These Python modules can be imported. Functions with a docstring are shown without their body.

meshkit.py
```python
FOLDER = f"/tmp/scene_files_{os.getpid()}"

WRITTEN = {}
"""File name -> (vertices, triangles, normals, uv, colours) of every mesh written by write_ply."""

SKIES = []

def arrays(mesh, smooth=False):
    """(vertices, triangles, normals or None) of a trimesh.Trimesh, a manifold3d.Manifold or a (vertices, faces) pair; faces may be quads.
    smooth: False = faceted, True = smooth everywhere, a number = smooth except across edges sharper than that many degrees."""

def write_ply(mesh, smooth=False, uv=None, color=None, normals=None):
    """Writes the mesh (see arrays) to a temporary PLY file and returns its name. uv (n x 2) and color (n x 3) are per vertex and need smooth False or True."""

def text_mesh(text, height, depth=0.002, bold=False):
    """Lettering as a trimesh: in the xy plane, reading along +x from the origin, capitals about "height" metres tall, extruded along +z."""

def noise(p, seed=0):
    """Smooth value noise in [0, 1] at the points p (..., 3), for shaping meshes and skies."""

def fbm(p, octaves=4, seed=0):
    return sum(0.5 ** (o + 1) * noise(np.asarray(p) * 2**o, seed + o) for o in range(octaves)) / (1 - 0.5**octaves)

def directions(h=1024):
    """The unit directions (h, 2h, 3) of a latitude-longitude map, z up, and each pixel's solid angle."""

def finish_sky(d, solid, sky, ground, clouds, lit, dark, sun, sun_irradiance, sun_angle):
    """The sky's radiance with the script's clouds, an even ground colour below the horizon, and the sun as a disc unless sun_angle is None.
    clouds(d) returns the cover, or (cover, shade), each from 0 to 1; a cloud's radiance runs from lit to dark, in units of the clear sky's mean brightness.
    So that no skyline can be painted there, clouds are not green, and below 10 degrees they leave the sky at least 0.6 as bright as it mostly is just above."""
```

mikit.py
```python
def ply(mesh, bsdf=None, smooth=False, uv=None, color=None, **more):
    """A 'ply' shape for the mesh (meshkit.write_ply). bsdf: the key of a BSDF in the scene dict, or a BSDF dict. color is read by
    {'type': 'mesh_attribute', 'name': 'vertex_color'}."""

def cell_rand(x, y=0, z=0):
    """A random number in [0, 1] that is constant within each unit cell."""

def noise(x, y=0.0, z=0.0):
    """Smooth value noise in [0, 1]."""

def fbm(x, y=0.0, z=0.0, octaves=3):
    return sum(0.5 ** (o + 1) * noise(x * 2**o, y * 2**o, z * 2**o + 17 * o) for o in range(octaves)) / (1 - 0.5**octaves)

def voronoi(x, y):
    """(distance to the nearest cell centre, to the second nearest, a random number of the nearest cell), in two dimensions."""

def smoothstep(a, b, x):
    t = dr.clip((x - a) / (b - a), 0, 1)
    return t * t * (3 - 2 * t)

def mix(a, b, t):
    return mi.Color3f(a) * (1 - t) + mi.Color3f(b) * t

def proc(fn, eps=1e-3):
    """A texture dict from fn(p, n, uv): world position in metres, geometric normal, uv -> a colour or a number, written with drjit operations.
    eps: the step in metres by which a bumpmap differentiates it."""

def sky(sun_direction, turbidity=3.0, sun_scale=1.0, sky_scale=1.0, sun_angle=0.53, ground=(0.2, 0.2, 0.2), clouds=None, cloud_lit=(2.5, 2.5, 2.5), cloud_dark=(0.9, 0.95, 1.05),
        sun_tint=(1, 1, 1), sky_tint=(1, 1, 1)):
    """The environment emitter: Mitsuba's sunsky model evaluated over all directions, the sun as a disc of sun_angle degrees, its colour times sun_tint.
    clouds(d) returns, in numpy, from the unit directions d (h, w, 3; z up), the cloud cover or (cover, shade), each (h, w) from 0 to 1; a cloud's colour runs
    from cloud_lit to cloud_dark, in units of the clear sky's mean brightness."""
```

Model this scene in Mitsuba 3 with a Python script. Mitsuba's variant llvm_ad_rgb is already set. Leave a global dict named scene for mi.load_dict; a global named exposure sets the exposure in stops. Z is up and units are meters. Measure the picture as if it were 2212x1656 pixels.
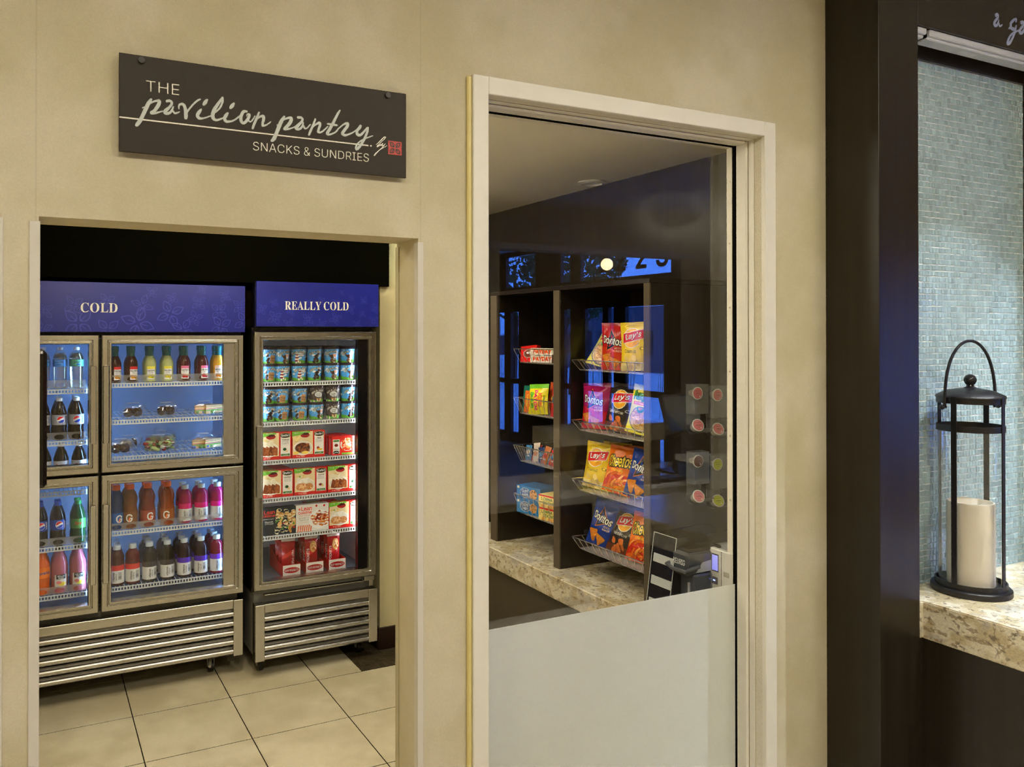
import math
import numpy as np
import drjit as dr
import mitsuba as mi
import trimesh
import shapely
from shapely import Polygon, MultiPolygon, LineString, Point, box as sbox, union_all
from shapely import affinity as aff
import mikit
import meshkit
from mikit import proc, noise, fbm, voronoi, cell_rand, smoothstep, mix

T4 = mi.ScalarTransform4f
RNG = np.random.default_rng(7)
scene, labels = {"type": "scene"}, {}

# ------------------------------------------------------------------ camera
# world: X along the shop front, Y away from the camera into the pantry, Z up (metres)
EYE = np.array([0.0, 0.0, 1.8025])
YAW, PITCH = 0.4589, 0.0056
FWD = np.array([math.sin(YAW) * math.cos(PITCH), math.cos(YAW) * math.cos(PITCH), math.sin(PITCH)])
scene["camera"] = {
    "type": "perspective",
    "to_world": T4().look_at(origin=EYE.tolist(), target=(EYE + FWD).tolist(), up=[0, 0, 1]),
    "fov": math.degrees(2 * math.atan(1106 / 1746.53)), "fov_axis": "x",
    "principal_point_offset_x": (1106 - 933.12) / 2212, "principal_point_offset_y": (828 - 712.96) / 1656,
    "near_clip": 0.01, "far_clip": 200.0,
}
# ------------------------------------------------------------------ sky and exposure
exposure = 0.0
DUSK = np.array([0.50, 1.9, 8.6])               # radiance of the even, overcast blue dusk outside the entrance
scene["dusk_sky"] = mikit.sky((0.3, -0.8, 0.12), turbidity=3.0, sun_scale=0.0, sky_scale=1.0, ground=(0.05, 0.05, 0.05),
                              clouds=lambda d: np.ones(d.shape[:2]), cloud_lit=(DUSK / 0.043).tolist())
LOBBY_LAMP = (29.0, 27.4, 22.6)                 # radiance of a lobby ceiling lamp (warm white)
PANTRY_LAMP = (360.0, 330.0, 252.0)                # radiance of a pantry downlight
FILL_GLOBE = (33.0, 30.0, 24.0)                      # radiance of the globes added to brighten the pantry ceiling
SPOT = (25.0, 28.0, 31.0)                       # intensity of the cool white spotlights over the lobby counter
COOLER_LED = (13.0, 25.0, 46.0)                 # cool bluish strip lamps inside the refrigerator
FREEZER_LED = (23.0, 25.5, 28.0)

# ------------------------------------------------------------------ small colour helpers
def lin(r, g=None, b=None):
    """sRGB 0..255 -> linear"""
    c = np.array([r, r if g is None else g, r if b is None else b], float) / 255
    return np.where(c < 0.04045, c / 12.92, ((c + 0.055) / 1.055) ** 2.4)


def rgb(c):
    return {"type": "rgb", "value": [float(x) for x in c]}


def paint_of(p, n, uv):
    """the colour of a triangle, stored in its uv as red * 1024 + green and blue, ten bits each"""
    r = dr.floor((uv.x + 0.5) / 1024)
    return mi.Color3f(r / 1023, (uv.x - r * 1024) / 1023, uv.y / 1023)


VCOL = proc(paint_of)
def mat(key, d, two=True):
    scene[key] = {"type": "twosided", "b": d} if two else d
    return key

# ------------------------------------------------------------------ materials (each defined once, referred to by key)
def wall_col(p, n, uv):
    m = fbm(p.x * 5.0 + 3, p.z * 5.0, p.y * 5.0, octaves=4)
    f = noise(p.x * 420 + p.z * 160, p.z * 420 - p.x * 90, p.y * 300)
    g = smoothstep(0.25, 0.8, m)
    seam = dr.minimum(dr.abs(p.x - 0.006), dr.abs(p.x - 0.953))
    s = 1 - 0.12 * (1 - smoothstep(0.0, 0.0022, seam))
    return mix((0.49, 0.435, 0.295), (0.565, 0.51, 0.385), g) * (0.96 + 0.08 * f) * s


def wall_bump(p, n, uv):
    a = fbm(p.x * 210 + p.z * 60, p.z * 150 - p.x * 70, p.y * 200, octaves=2)
    return a


mat("wallpaper", {"type": "bumpmap", "arbitrary": proc(wall_bump, 1e-3), "scale": 0.0006,
                  "bsdf": {"type": "diffuse", "reflectance": proc(wall_col)}})


def granite_col(p, n, uv):
    a = fbm(p.x * 22 + 5, p.y * 22, p.z * 22, octaves=3)
    b = fbm(p.x * 70, p.y * 70 + 9, p.z * 70, octaves=3)
    w = fbm(p.x * 13 + 40, p.y * 13, p.z * 13 + 3, octaves=4)
    d = noise(p.x * 210, p.y * 210, p.z * 210)
    c = mix((0.47, 0.39, 0.24), (0.63, 0.57, 0.44), smoothstep(0.35, 0.62, a))
    c = mix(c, (0.36, 0.34, 0.31), smoothstep(0.54, 0.66, w) * 0.6)
    c = mix(c, (0.24, 0.165, 0.085), smoothstep(0.585, 0.70, b) * 0.75)
    v = dr.abs(w - 0.47)
    c = mix(c, (0.10, 0.085, 0.06), (1 - smoothstep(0.004, 0.018, v)) * 0.6 * smoothstep(0.4, 0.55, b))
    return c * (0.86 + 0.28 * d)


mat("granite", {"type": "roughplastic", "diffuse_reflectance": proc(granite_col), "alpha": 0.04, "int_ior": 1.5})


def tile_col(p, n, uv):
    a = fbm(p.x * 4 + 1, p.y * 4 + 8, 0.0, octaves=4)
    f = noise(p.x * 260, p.y * 260)
    return mix((0.455, 0.395, 0.265), (0.58, 0.52, 0.375), smoothstep(0.25, 0.75, a)) * (0.97 + 0.06 * f)


mat("floor_tile", {"type": "roughplastic", "diffuse_reflectance": proc(tile_col), "alpha": 0.14, "int_ior": 1.45})


def carpet_col(p, n, uv):
    a = noise(p.x * 90, p.y * 90)
    return mix((0.46, 0.41, 0.32), (0.54, 0.49, 0.39), a)


mat("lobby_floor", {"type": "diffuse", "reflectance": proc(carpet_col)})


def frost_col(p, n, uv):
    a = noise(p.x * 900, p.z * 900, 1.0)
    return mix((0.53, 0.545, 0.52), (0.60, 0.615, 0.59), a)


mat("frost_film", {"type": "diffuse", "reflectance": proc(frost_col)})


def wood_col(p, n, uv):
    a = fbm(p.x * 60 + p.y * 60, p.x * 35 - p.y * 40, p.z * 1.6, octaves=3)
    return mix((0.011, 0.0078, 0.0046), (0.019, 0.014, 0.0088), a)


mat("dark_wood", {"type": "roughplastic", "diffuse_reflectance": proc(wood_col), "alpha": 0.11, "int_ior": 1.42})
mat("fin_wood", {"type": "diffuse", "reflectance": rgb((0.085, 0.068, 0.046))})


mat("steel", {"type": "roughconductor", "material": "none", "specular_reflectance": rgb((0.57, 0.555, 0.53)), "alpha": 0.13})
mat("chrome_wire", {"type": "roughconductor", "material": "none", "specular_reflectance": rgb((0.74, 0.72, 0.68)), "alpha": 0.12})
mat("paint_matte", {"type": "diffuse", "reflectance": VCOL})
mat("paint_satin", {"type": "roughplastic", "diffuse_reflectance": VCOL, "alpha": 0.18, "int_ior": 1.42})
mat("plastic_gloss", {"type": "roughplastic", "diffuse_reflectance": VCOL, "alpha": 0.03, "int_ior": 1.5})
mat("foil_gloss", {"type": "roughplastic", "diffuse_reflectance": VCOL, "alpha": 0.08, "int_ior": 1.5})
mat("drink", {"type": "roughplastic", "diffuse_reflectance": VCOL, "alpha": 0.02, "int_ior": 1.5})
mat("tile_glass", {"type": "roughplastic", "diffuse_reflectance": VCOL, "alpha": 0.03, "int_ior": 1.55})
mat("pane", {"type": "thindielectric", "int_ior": 1.6}, two=False)
mat("cooler_pane", {"type": "thindielectric", "int_ior": 1.45}, two=False)
mat("clear_plastic", {"type": "thindielectric", "int_ior": 1.58}, two=False)
mat("milky_plastic", {"type": "blendbsdf", "weight": 0.86, "a": {"type": "diffuse", "reflectance": rgb((0.75, 0.78, 0.8))},
                      "b": {"type": "thindielectric", "int_ior": 1.45}}, two=False)
mat("wax", {"type": "roughplastic", "diffuse_reflectance": rgb((0.68, 0.62, 0.52)), "alpha": 0.16, "int_ior": 1.5})
mat("leaf", {"type": "diffuse", "reflectance": VCOL})

# ------------------------------------------------------------------ mesh building
class B:
    """Collects triangles with a colour each; corners smooth across edges flatter than `ang` degrees."""
    def __init__(self, col=(0.5, 0.5, 0.5)):
        self.t, self.c, self.col = [], [], np.asarray(col, float)

    def tri(self, v, f, col=None):
        v, f = np.asarray(v, float), np.asarray(f, int)
        if len(f) == 0:
            return self
        if f.shape[1] == 4:
            f = np.vstack([f[:, [0, 1, 2]], f[:, [0, 2, 3]]])
        self.t.append(v[f])
        c = self.col if col is None else np.asarray(col, float)
        self.c.append(np.broadcast_to(c, (len(f), 3)) if c.ndim == 1 else c)
        return self

    def add(self, other, m=None):
        for t, c in zip(other.t, other.c):
            if m is not None:
                t = t @ m[:3, :3].T + m[:3, 3]
            self.t.append(t); self.c.append(c)
        return self

    def mesh(self, m):
        a = meshkit.arrays(m)
        return self.tri(a[0], a[1])

    def box(self, a, b, col=None, bev=0.0):
        a, b = np.minimum(a, b).astype(float), np.maximum(a, b).astype(float)
        bev = min(bev, 0.49 * float((b - a).min()))
        if bev <= 0:
            v = np.array([[x, y, z] for x in (a[0], b[0]) for y in (a[1], b[1]) for z in (a[2], b[2])])
            f = [[0, 1, 3, 2], [4, 6, 7, 5], [0, 4, 5, 1], [2, 3, 7, 6], [0, 2, 6, 4], [1, 5, 7, 3]]
            return self.tri(v, f, col)
        v, fs = [], []
        idx = {}
        for i in (0, 1):
            for j in (0, 1):
                for k in (0, 1):
                    s = np.array([i, j, k])
                    for ax in range(3):
                        p = np.where(s == 0, a + bev, b - bev)
                        p[ax] = (a, b)[s[ax]][ax]
                        idx[i, j, k, ax] = len(v); v.append(p)
        for ax in range(3):
            o = [q for q in range(3) if q != ax]
            for s in (0, 1):
                q = []
                for u, w in ((0, 0), (1, 0), (1, 1), (0, 1)):
                    c = [0, 0, 0]; c[ax] = s; c[o[0]] = u; c[o[1]] = w
                    q.append(idx[(*c, ax)])
                fs.append(q)
            for u in (0, 1):                    # chamfers along axis ax
                for w in (0, 1):
                    q = []
                    for s, m in ((0, 0), (1, 0), (1, 1), (0, 1)):
                        c = [0, 0, 0]; c[ax] = s; c[o[0]] = u; c[o[1]] = w
                        q.append(idx[(*c, o[m])])
                    fs.append(q)
        tris = [t for q in fs for t in ([q[0], q[1], q[2]], [q[0], q[2], q[3]])]
        for i in (0, 1):
            for j in (0, 1):
                for k in (0, 1):
                    tris.append([idx[i, j, k, 0], idx[i, j, k, 1], idx[i, j, k, 2]])
        v = np.array(v); tris = np.array(tris); mid = (a + b) / 2
        n = np.cross(v[tris[:, 1]] - v[tris[:, 0]], v[tris[:, 2]] - v[tris[:, 0]])
        bad = (n * (v[tris].mean(1) - mid)).sum(1) < 0
        tris[bad] = tris[bad][:, ::-1]
        return self.tri(v, tris, col)

    def lathe(self, prof, n=20, col=None, at=(0, 0, 0), cols=None, sx=1.0, sy=1.0):
        """prof: (r, z) pairs from bottom to top; cols: a colour per segment."""
        prof = np.asarray(prof, float)
        a = np.arange(n) * 2 * np.pi / n
        ring = np.stack([np.cos(a) * sx, np.sin(a) * sy], 1)
        v = np.concatenate([np.column_stack([ring * r, np.full(n, z)]) for r, z in prof]) + np.asarray(at, float)
        for s in range(len(prof) - 1):
            i = np.arange(n); j = (i + 1) % n
            f = np.stack([s * n + i, s * n + j, (s + 1) * n + j, (s + 1) * n + i], 1)
            if prof[s][0] < 1e-6:
                f = f[:, [0, 2, 3]]
            elif prof[s + 1][0] < 1e-6:
                f = f[:, [0, 1, 2]]
            self.tri(v, f, None if cols is None and col is None else (cols[s] if cols is not None else col))
        return self

    def tube(self, path, r, n=6, col=None, closed=False, caps=True):
        p = np.asarray(path, float)
        if closed:
            t = np.roll(p, -1, 0) - np.roll(p, 1, 0)
        else:
            t = np.gradient(p, axis=0)
        t /= np.linalg.norm(t, axis=1, keepdims=True) + 1e-12
        ref = np.array([0.0, 0, 1]) if abs(t[:, 2]).mean() < 0.8 else np.array([1.0, 0, 0])
        a = np.cross(t, ref); a /= np.linalg.norm(a, axis=1, keepdims=True) + 1e-12
        b = np.cross(t, a)
        ang = np.arange(n) * 2 * np.pi / n
        rr = np.broadcast_to(np.asarray(r, float), (len(p),))
        v = p[:, None] + rr[:, None, None] * (np.cos(ang)[None, :, None] * a[:, None] + np.sin(ang)[None, :, None] * b[:, None])
        m = len(p) if closed else len(p) - 1
        i, j = np.meshgrid(np.arange(m), np.arange(n), indexing="ij")
        i2 = (i + 1) % len(p)
        q = np.stack([i * n + j, i2 * n + j, i2 * n + (j + 1) % n, i * n + (j + 1) % n], -1).reshape(-1, 4)
        self.tri(v.reshape(-1, 3), q, col)
        if caps and not closed:
            k = np.arange(1, n - 1)
            self.tri(v[0], np.stack([k * 0, k, k + 1], 1), col)
            self.tri(v[-1], np.stack([k * 0, k + 1, k], 1), col)
        return self

    def prism(self, poly, depth, m=None, col=None):
        """extrude a shapely polygon (xy) from z=0 to z=depth, then transform by m"""
        for g in getattr(poly, "geoms", [poly]):
            if g.area < 1e-12:
                continue
            e = trimesh.creation.extrude_polygon(g, depth, engine="earcut")
            v = np.array(e.vertices)
            if m is not None:
                v = v @ m[:3, :3].T + m[:3, 3]
            self.tri(v, e.faces, col)
        return self

    def grid(self, pts, col=None):
        """pts (n, m, 3) -> a quad sheet"""
        n, m = pts.shape[:2]
        i, j = np.meshgrid(np.arange(n - 1), np.arange(m - 1), indexing="ij")
        f = np.stack([i * m + j, (i + 1) * m + j, (i + 1) * m + j + 1, i * m + j + 1], -1).reshape(-1, 4)
        return self.tri(pts.reshape(-1, 3), f, col)


def shape_of(b, material, ang=38.0, **more):
    """A ply shape dict of the triangles, with smoothed corner normals and vertex colours."""
    t = np.concatenate(b.t); c = np.concatenate(b.c)
    fn = np.cross(t[:, 1] - t[:, 0], t[:, 2] - t[:, 0])
    ar = np.linalg.norm(fn, axis=1)
    keep = ar > 1e-14
    t, c, fn, ar = t[keep], c[keep], fn[keep], ar[keep]
    un = fn / ar[:, None]
    v = t.reshape(-1, 3)
    key = np.round(v * 2e5).astype(np.int64)
    _, g = np.unique(key, axis=0, return_inverse=True)
    g = g.reshape(-1)
    order = np.argsort(g, kind="stable")
    gs = g[order]; face = order // 3
    nn = fn[face].copy(); un_s = un[face]; fn_s = fn[face]
    ca = math.cos(math.radians(ang))
    for s in range(1, 14):
        if len(gs) <= s:
            break
        same = gs[:-s] == gs[s:]
        if not same.any():
            break
        ok = same & ((un_s[:-s] * un_s[s:]).sum(1) > ca)
        nn[:-s][ok] += fn_s[s:][ok]
        nn[s:][ok] += fn_s[:-s][ok]
    normal = np.empty_like(nn)
    normal[order] = nn / (np.linalg.norm(nn, axis=1, keepdims=True) + 1e-30)
    q = np.round(np.clip(c, 0, 1) * 1023)
    path = meshkit.write_ply((v, np.arange(len(v)).reshape(-1, 3)), False, np.repeat(np.column_stack([q[:, 0] * 1024 + q[:, 1], q[:, 2]]), 3, 0), None, normals=normal)
    return {"type": "ply", "filename": path, "face_normals": False, "bsdf": {"type": "ref", "id": material}, **more}


# ------------------------------------------------------------------ naming
used = {}
def fresh(name):
    k = used.get(name, 0)
    used[name] = k + 1
    return name if k == 0 else f"{name}_{k:03d}"


def put(name, b, material, parent=None, label=None, **more):
    """one shape entry; parent: key of its thing or part"""
    key = fresh(f"{parent}__{name}" if parent else name)
    scene[key] = b if isinstance(b, dict) else shape_of(b, material, **more)
    if label:
        labels.setdefault(key, {})["label"] = label
    return key


def thing(name, label, cat, group=None):
    key = fresh(name)
    labels[key] = {"label": label, "category": cat}
    if group:
        labels[key]["group"] = group
    return key


def tag(key, label, cat, group=None):
    labels[key] = {"label": label, "category": cat, **({"group": group} if group else {})}
    return key


def struct(name, b=None, material=None, label=None, **more):
    key = fresh(name)
    if b is not None:
        scene[key] = shape_of(b, material, **more)
    labels[key] = {"kind": "structure", **({"label": label} if label else {})}
    return key


def rotz(a):
    c, s = math.cos(a), math.sin(a)
    return np.array([[c, -s, 0, 0], [s, c, 0, 0], [0, 0, 1, 0], [0, 0, 0, 1.0]])


def rot(axis, a):
    return trimesh.transformations.rotation_matrix(a, axis)


def tr(x, y, z):
    m = np.eye(4); m[:3, 3] = (x, y, z); return m


def place(key_from, key_to, m):
    """copies every entry under key_from to key_to with the transform m (parts share the ply dict)"""
    for k in [k for k in list(scene) if k.startswith(key_from + "__")]:
        scene[key_to + k[len(key_from):]] = {**scene[k], "to_world": T4(m)}


# a sign's frame: local x -> right, local y -> up, local z -> towards the viewer
FACE_Y = np.array([[1, 0, 0, 0], [0, 0, -1, 0], [0, 1, 0, 0], [0, 0, 0, 1.0]])      # faces -Y
FACE_X = np.array([[0, 0, -1, 0], [-1, 0, 0, 0], [0, 1, 0, 0], [0, 0, 0, 1.0]])     # faces -X (reads towards -Y)

# ------------------------------------------------------------------ flat print: coloured polygons lying in one surface
_TXT = {}
def txt(s, h=1.0, bold=False):
    """lettering as a flat shape, capitals h tall, from the origin"""
    if (s, bold) not in _TXT:
        m = meshkit.text_mesh(s, 1.0, 0.1, bold)
        z = m.vertices[:, 2]
        f = m.faces[(z[m.faces] > 0.09).all(1)]
        _TXT[s, bold] = union_all([Polygon(m.vertices[q][:, :2]) for q in f]).buffer(0.004).simplify(0.012)
    return aff.scale(_TXT[s, bold], h, h, origin=(0, 0))


def fit(g, x0, y0, x1, y1, keep=False):
    a = g.bounds
    sx, sy = (x1 - x0) / (a[2] - a[0]), (y1 - y0) / (a[3] - a[1])
    if keep:
        sx = sy = min(sx, sy)
    g = aff.translate(g, -(a[0] + a[2]) / 2, -(a[1] + a[3]) / 2)
    return aff.translate(aff.scale(g, sx, sy, origin=(0, 0)), (x0 + x1) / 2, (y0 + y1) / 2)


def ell(x, y, rx, ry, rotd=0):
    return aff.translate(aff.rotate(aff.scale(Point(0, 0).buffer(1, quad_segs=5), rx, ry), rotd, origin=(0, 0)), x, y)


def art(layers):
    """[(shape, colour) from back to front] -> [(visible shape, colour)] that do not overlap"""
    out, above = [], None
    for g, c in reversed(layers):
        vis = g if above is None else g.difference(above)
        if not vis.is_empty:
            out.append((vis, c))
        above = g if above is None else above.union(g)
    return out


def pieces(g):
    if g.geom_type == "Polygon":
        return [g]
    return [q for q in getattr(g, "geoms", []) if q.geom_type == "Polygon"]


def print_on(b, parts, fn, xs=None, ys=None):
    """triangulates the flat parts, cut at xs and ys, and maps (x, y) -> points with fn"""
    for g, c in parts:
        cells = pieces(g)
        for cuts, ax in ((xs, 0), (ys, 1)):
            if cuts is None:
                continue
            nxt = []
            for q in cells:
                bb = q.bounds
                lo, hi = (bb[0], bb[2]) if ax == 0 else (bb[1], bb[3])
                inner = [v for v in cuts if lo + 1e-7 < v < hi - 1e-7]
                if not inner:
                    nxt.append(q); continue
                e = [lo - 1] + inner + [hi + 1]
                for u, w in zip(e[:-1], e[1:]):
                    r = sbox(u, bb[1] - 1, w, bb[3] + 1) if ax == 0 else sbox(bb[0] - 1, u, bb[2] + 1, w)
                    nxt += pieces(q.intersection(r))
            cells = nxt
        for q in cells:
            if q.area < 1e-10:
                continue
            try:
                v, f = trimesh.creation.triangulate_polygon(q, engine="earcut")
            except Exception:
                continue
            if len(f) == 0:
                continue
            v = np.asarray(v); f = np.asarray(f)
            d = np.cross(v[f[:, 1]] - v[f[:, 0]], v[f[:, 2]] - v[f[:, 0]])
            f = np.where((d < 0)[:, None], f[:, ::-1], f)
            b.tri(fn(v[:, 0], v[:, 1]), f, c)
    return b


def flat(m, off=0.0004):
    """(x, y) -> a plane given by a 4x4"""
    return lambda x, y: np.column_stack([x, y, np.full(len(x), off)]) @ m[:3, :3].T + m[:3, 3]


def stroke_shape(pts):
    """a pen stroke through (x, y, half width) as a shape"""
    p = np.asarray(pts, float)
    e = np.vstack([2 * p[0] - p[1], p, 2 * p[-1] - p[-2]])
    q = []
    for i in range(1, len(e) - 2):
        for t in np.linspace(0, 1, 6, endpoint=False):
            a, b_, c, d = e[i - 1], e[i], e[i + 1], e[i + 2]
            q.append(0.5 * (2 * b_ + (c - a) * t + (2 * a - 5 * b_ + 4 * c - d) * t * t + (3 * b_ - a - 3 * c + d) * t ** 3))
    q.append(p[-1])
    w = max(1e-4, p[:, 2].min() * 0.8)
    disks = [Point(x, y).buffer(max(r, w), quad_segs=3) for x, y, r in q]
    return union_all([union_all([u, v]).convex_hull for u, v in zip(disks[:-1], disks[1:])])


def script(s):
    """strokes in tenths of a millimetre -> one shape in metres"""
    g = union_all([stroke_shape([[float(v) for v in t.split(",")] for t in line.split()]) for line in s.strip().split("\n")])
    return aff.scale(g.simplify(2.0), 1e-4, 1e-4, origin=(0, 0))


def serif(word, h=1.0, gap=4):
    x, out = 0.0, []
    for ch in word:
        if ch == " ":
            x += 34; continue
        adv, rings = SERIF[ch]
        rr = [[tuple(map(float, p.split(","))) for p in r.split(";")] for r in rings]
        out.append(aff.translate(Polygon(rr[0], rr[1:]).buffer(0), x, 0))
        x += adv + gap
    return aff.scale(union_all(out), h / 100, h / 100, origin=(0, 0))


def leaf_outline(r, w=0.06):
    """four pointed leaves crosswise, as outlines with a vein each"""
    t = np.linspace(0, 1, 12)
    out = []
    up = [(a, 0.30 * math.sin(math.pi * a ** 0.85)) for a in t]
    lf = Polygon(up + [(a, -b) for a, b in up[::-1]][1:-1]).buffer(0)
    lf = aff.translate(aff.scale(lf, 0.86, 0.9, origin=(0, 0)), 0.12, 0)
    ring = lf.difference(lf.buffer(-w))
    vein = LineString([(0.2, 0), (0.55, 0.01)]).buffer(w * 0.5)
    one = union_all([ring, vein])
    return aff.scale(union_all([aff.rotate(one, 45 + 90 * k, origin=(0, 0)) for k in range(4)]), r, r, origin=(0, 0)).simplify(r * 0.01)
SERIF = {
    'C': (103, ['6,43;6,61;10,74;15,82;20,88;31,96;43,101;52,102;61,102;71,100;85,96;89,97;92,102;96,102;96,68;92,68;90,74;85,82;76,92;66,97;62,98;55,98;47,95;40,88;36,81;33,67;32,44;33,34;36,23;41,13;46,9;52,6;56,5;67,5;75,8;80,10;87,15;95,23;99,19;88,8;83,4;72,0;61,-2;48,-2;36,1;25,7;16,16;9,29']),
    'O': (116, ['6,47;6,59;8,66;10,72;17,83;22,89;33,97;40,100;52,102;65,102;74,100;83,97;92,91;100,83;106,71;108,64;110,52;109,39;106,29;102,22;98,15;90,8;77,1;69,-1;62,-2;49,-2;38,1;30,5;21,12;16,18;10,28;7,36', '32,41;34,28;37,19;41,11;46,7;54,3;59,2;65,3;69,5;75,11;79,18;82,28;83,39;83,61;81,73;79,81;74,89;70,93;63,97;54,98;48,95;41,89;36,81;33,69;32,60']),
    'L': (94, ['3,0;3,4;7,4;13,6;15,8;16,13;16,88;15,91;13,94;8,96;3,97;3,100;55,100;55,97;46,95;42,93;40,89;40,15;41,10;44,7;49,6;60,6;70,9;76,12;82,18;88,29;90,33;94,34;89,0']),
    'D': (109, ['3,97;3,100;58,100;67,99;78,95;83,92;90,87;95,81;99,73;101,66;103,57;103,43;101,33;99,26;94,16;87,10;83,7;76,4;66,1;57,0;4,0;4,4;7,4;13,6;15,8;16,13;16,86;15,91;13,94;9,96', '40,90;40,10;42,7;46,5;53,5;62,8;66,12;70,17;74,24;76,32;77,47;77,62;75,71;73,79;69,86;64,91;59,94;54,95;44,95;41,93']),
    'R': (104, ['3,0;3,4;7,4;13,6;15,8;16,13;16,88;14,93;10,96;3,97;3,100;59,100;72,98;78,96;84,92;89,87;91,81;91,67;89,61;84,56;75,51;71,50;70,48;96,10;100,5;105,4;106,0;74,0;44,47;40,46;40,12;42,7;45,5;50,4;53,4;53,0', '40,52;41,51;46,51;56,53;60,55;64,61;66,67;67,73;66,82;63,88;57,94;48,95;43,94;41,92;40,87']),
    'E': (97, ['3,3;8,4;13,6;16,10;17,16;16,88;15,92;13,94;9,96;3,97;3,100;88,100;88,70;84,70;84,75;81,83;76,89;71,92;59,95;45,95;43,94;41,92;40,90;41,54;49,55;55,57;58,60;61,66;63,75;67,76;67,26;63,26;63,33;61,39;56,45;49,48;41,49;40,11;43,7;48,6;60,6;69,8;75,11;82,17;89,27;90,32;95,32;89,0;3,0']),
    'A': (96, ['-2,4;4,5;7,9;11,16;45,102;49,102;85,17;90,8;92,5;98,4;98,0;50,0;50,4;58,5;61,7;63,10;61,17;55,29;23,29;17,16;16,10;17,7;21,5;28,4;28,0;-2,0', '26,36;26,35;53,36;39,69;38,68']),
    'Y': (94, ['-3,97;-3,100;45,100;45,97;39,96;36,95;35,93;34,90;50,58;55,51;74,82;76,87;77,90;76,92;73,95;65,97;65,100;97,100;97,96;94,96;91,94;86,89;59,45;60,11;61,8;63,6;66,4;72,4;72,0;22,0;22,4;30,5;32,7;34,9;35,16;35,39;8,89;3,94']),
}
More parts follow.
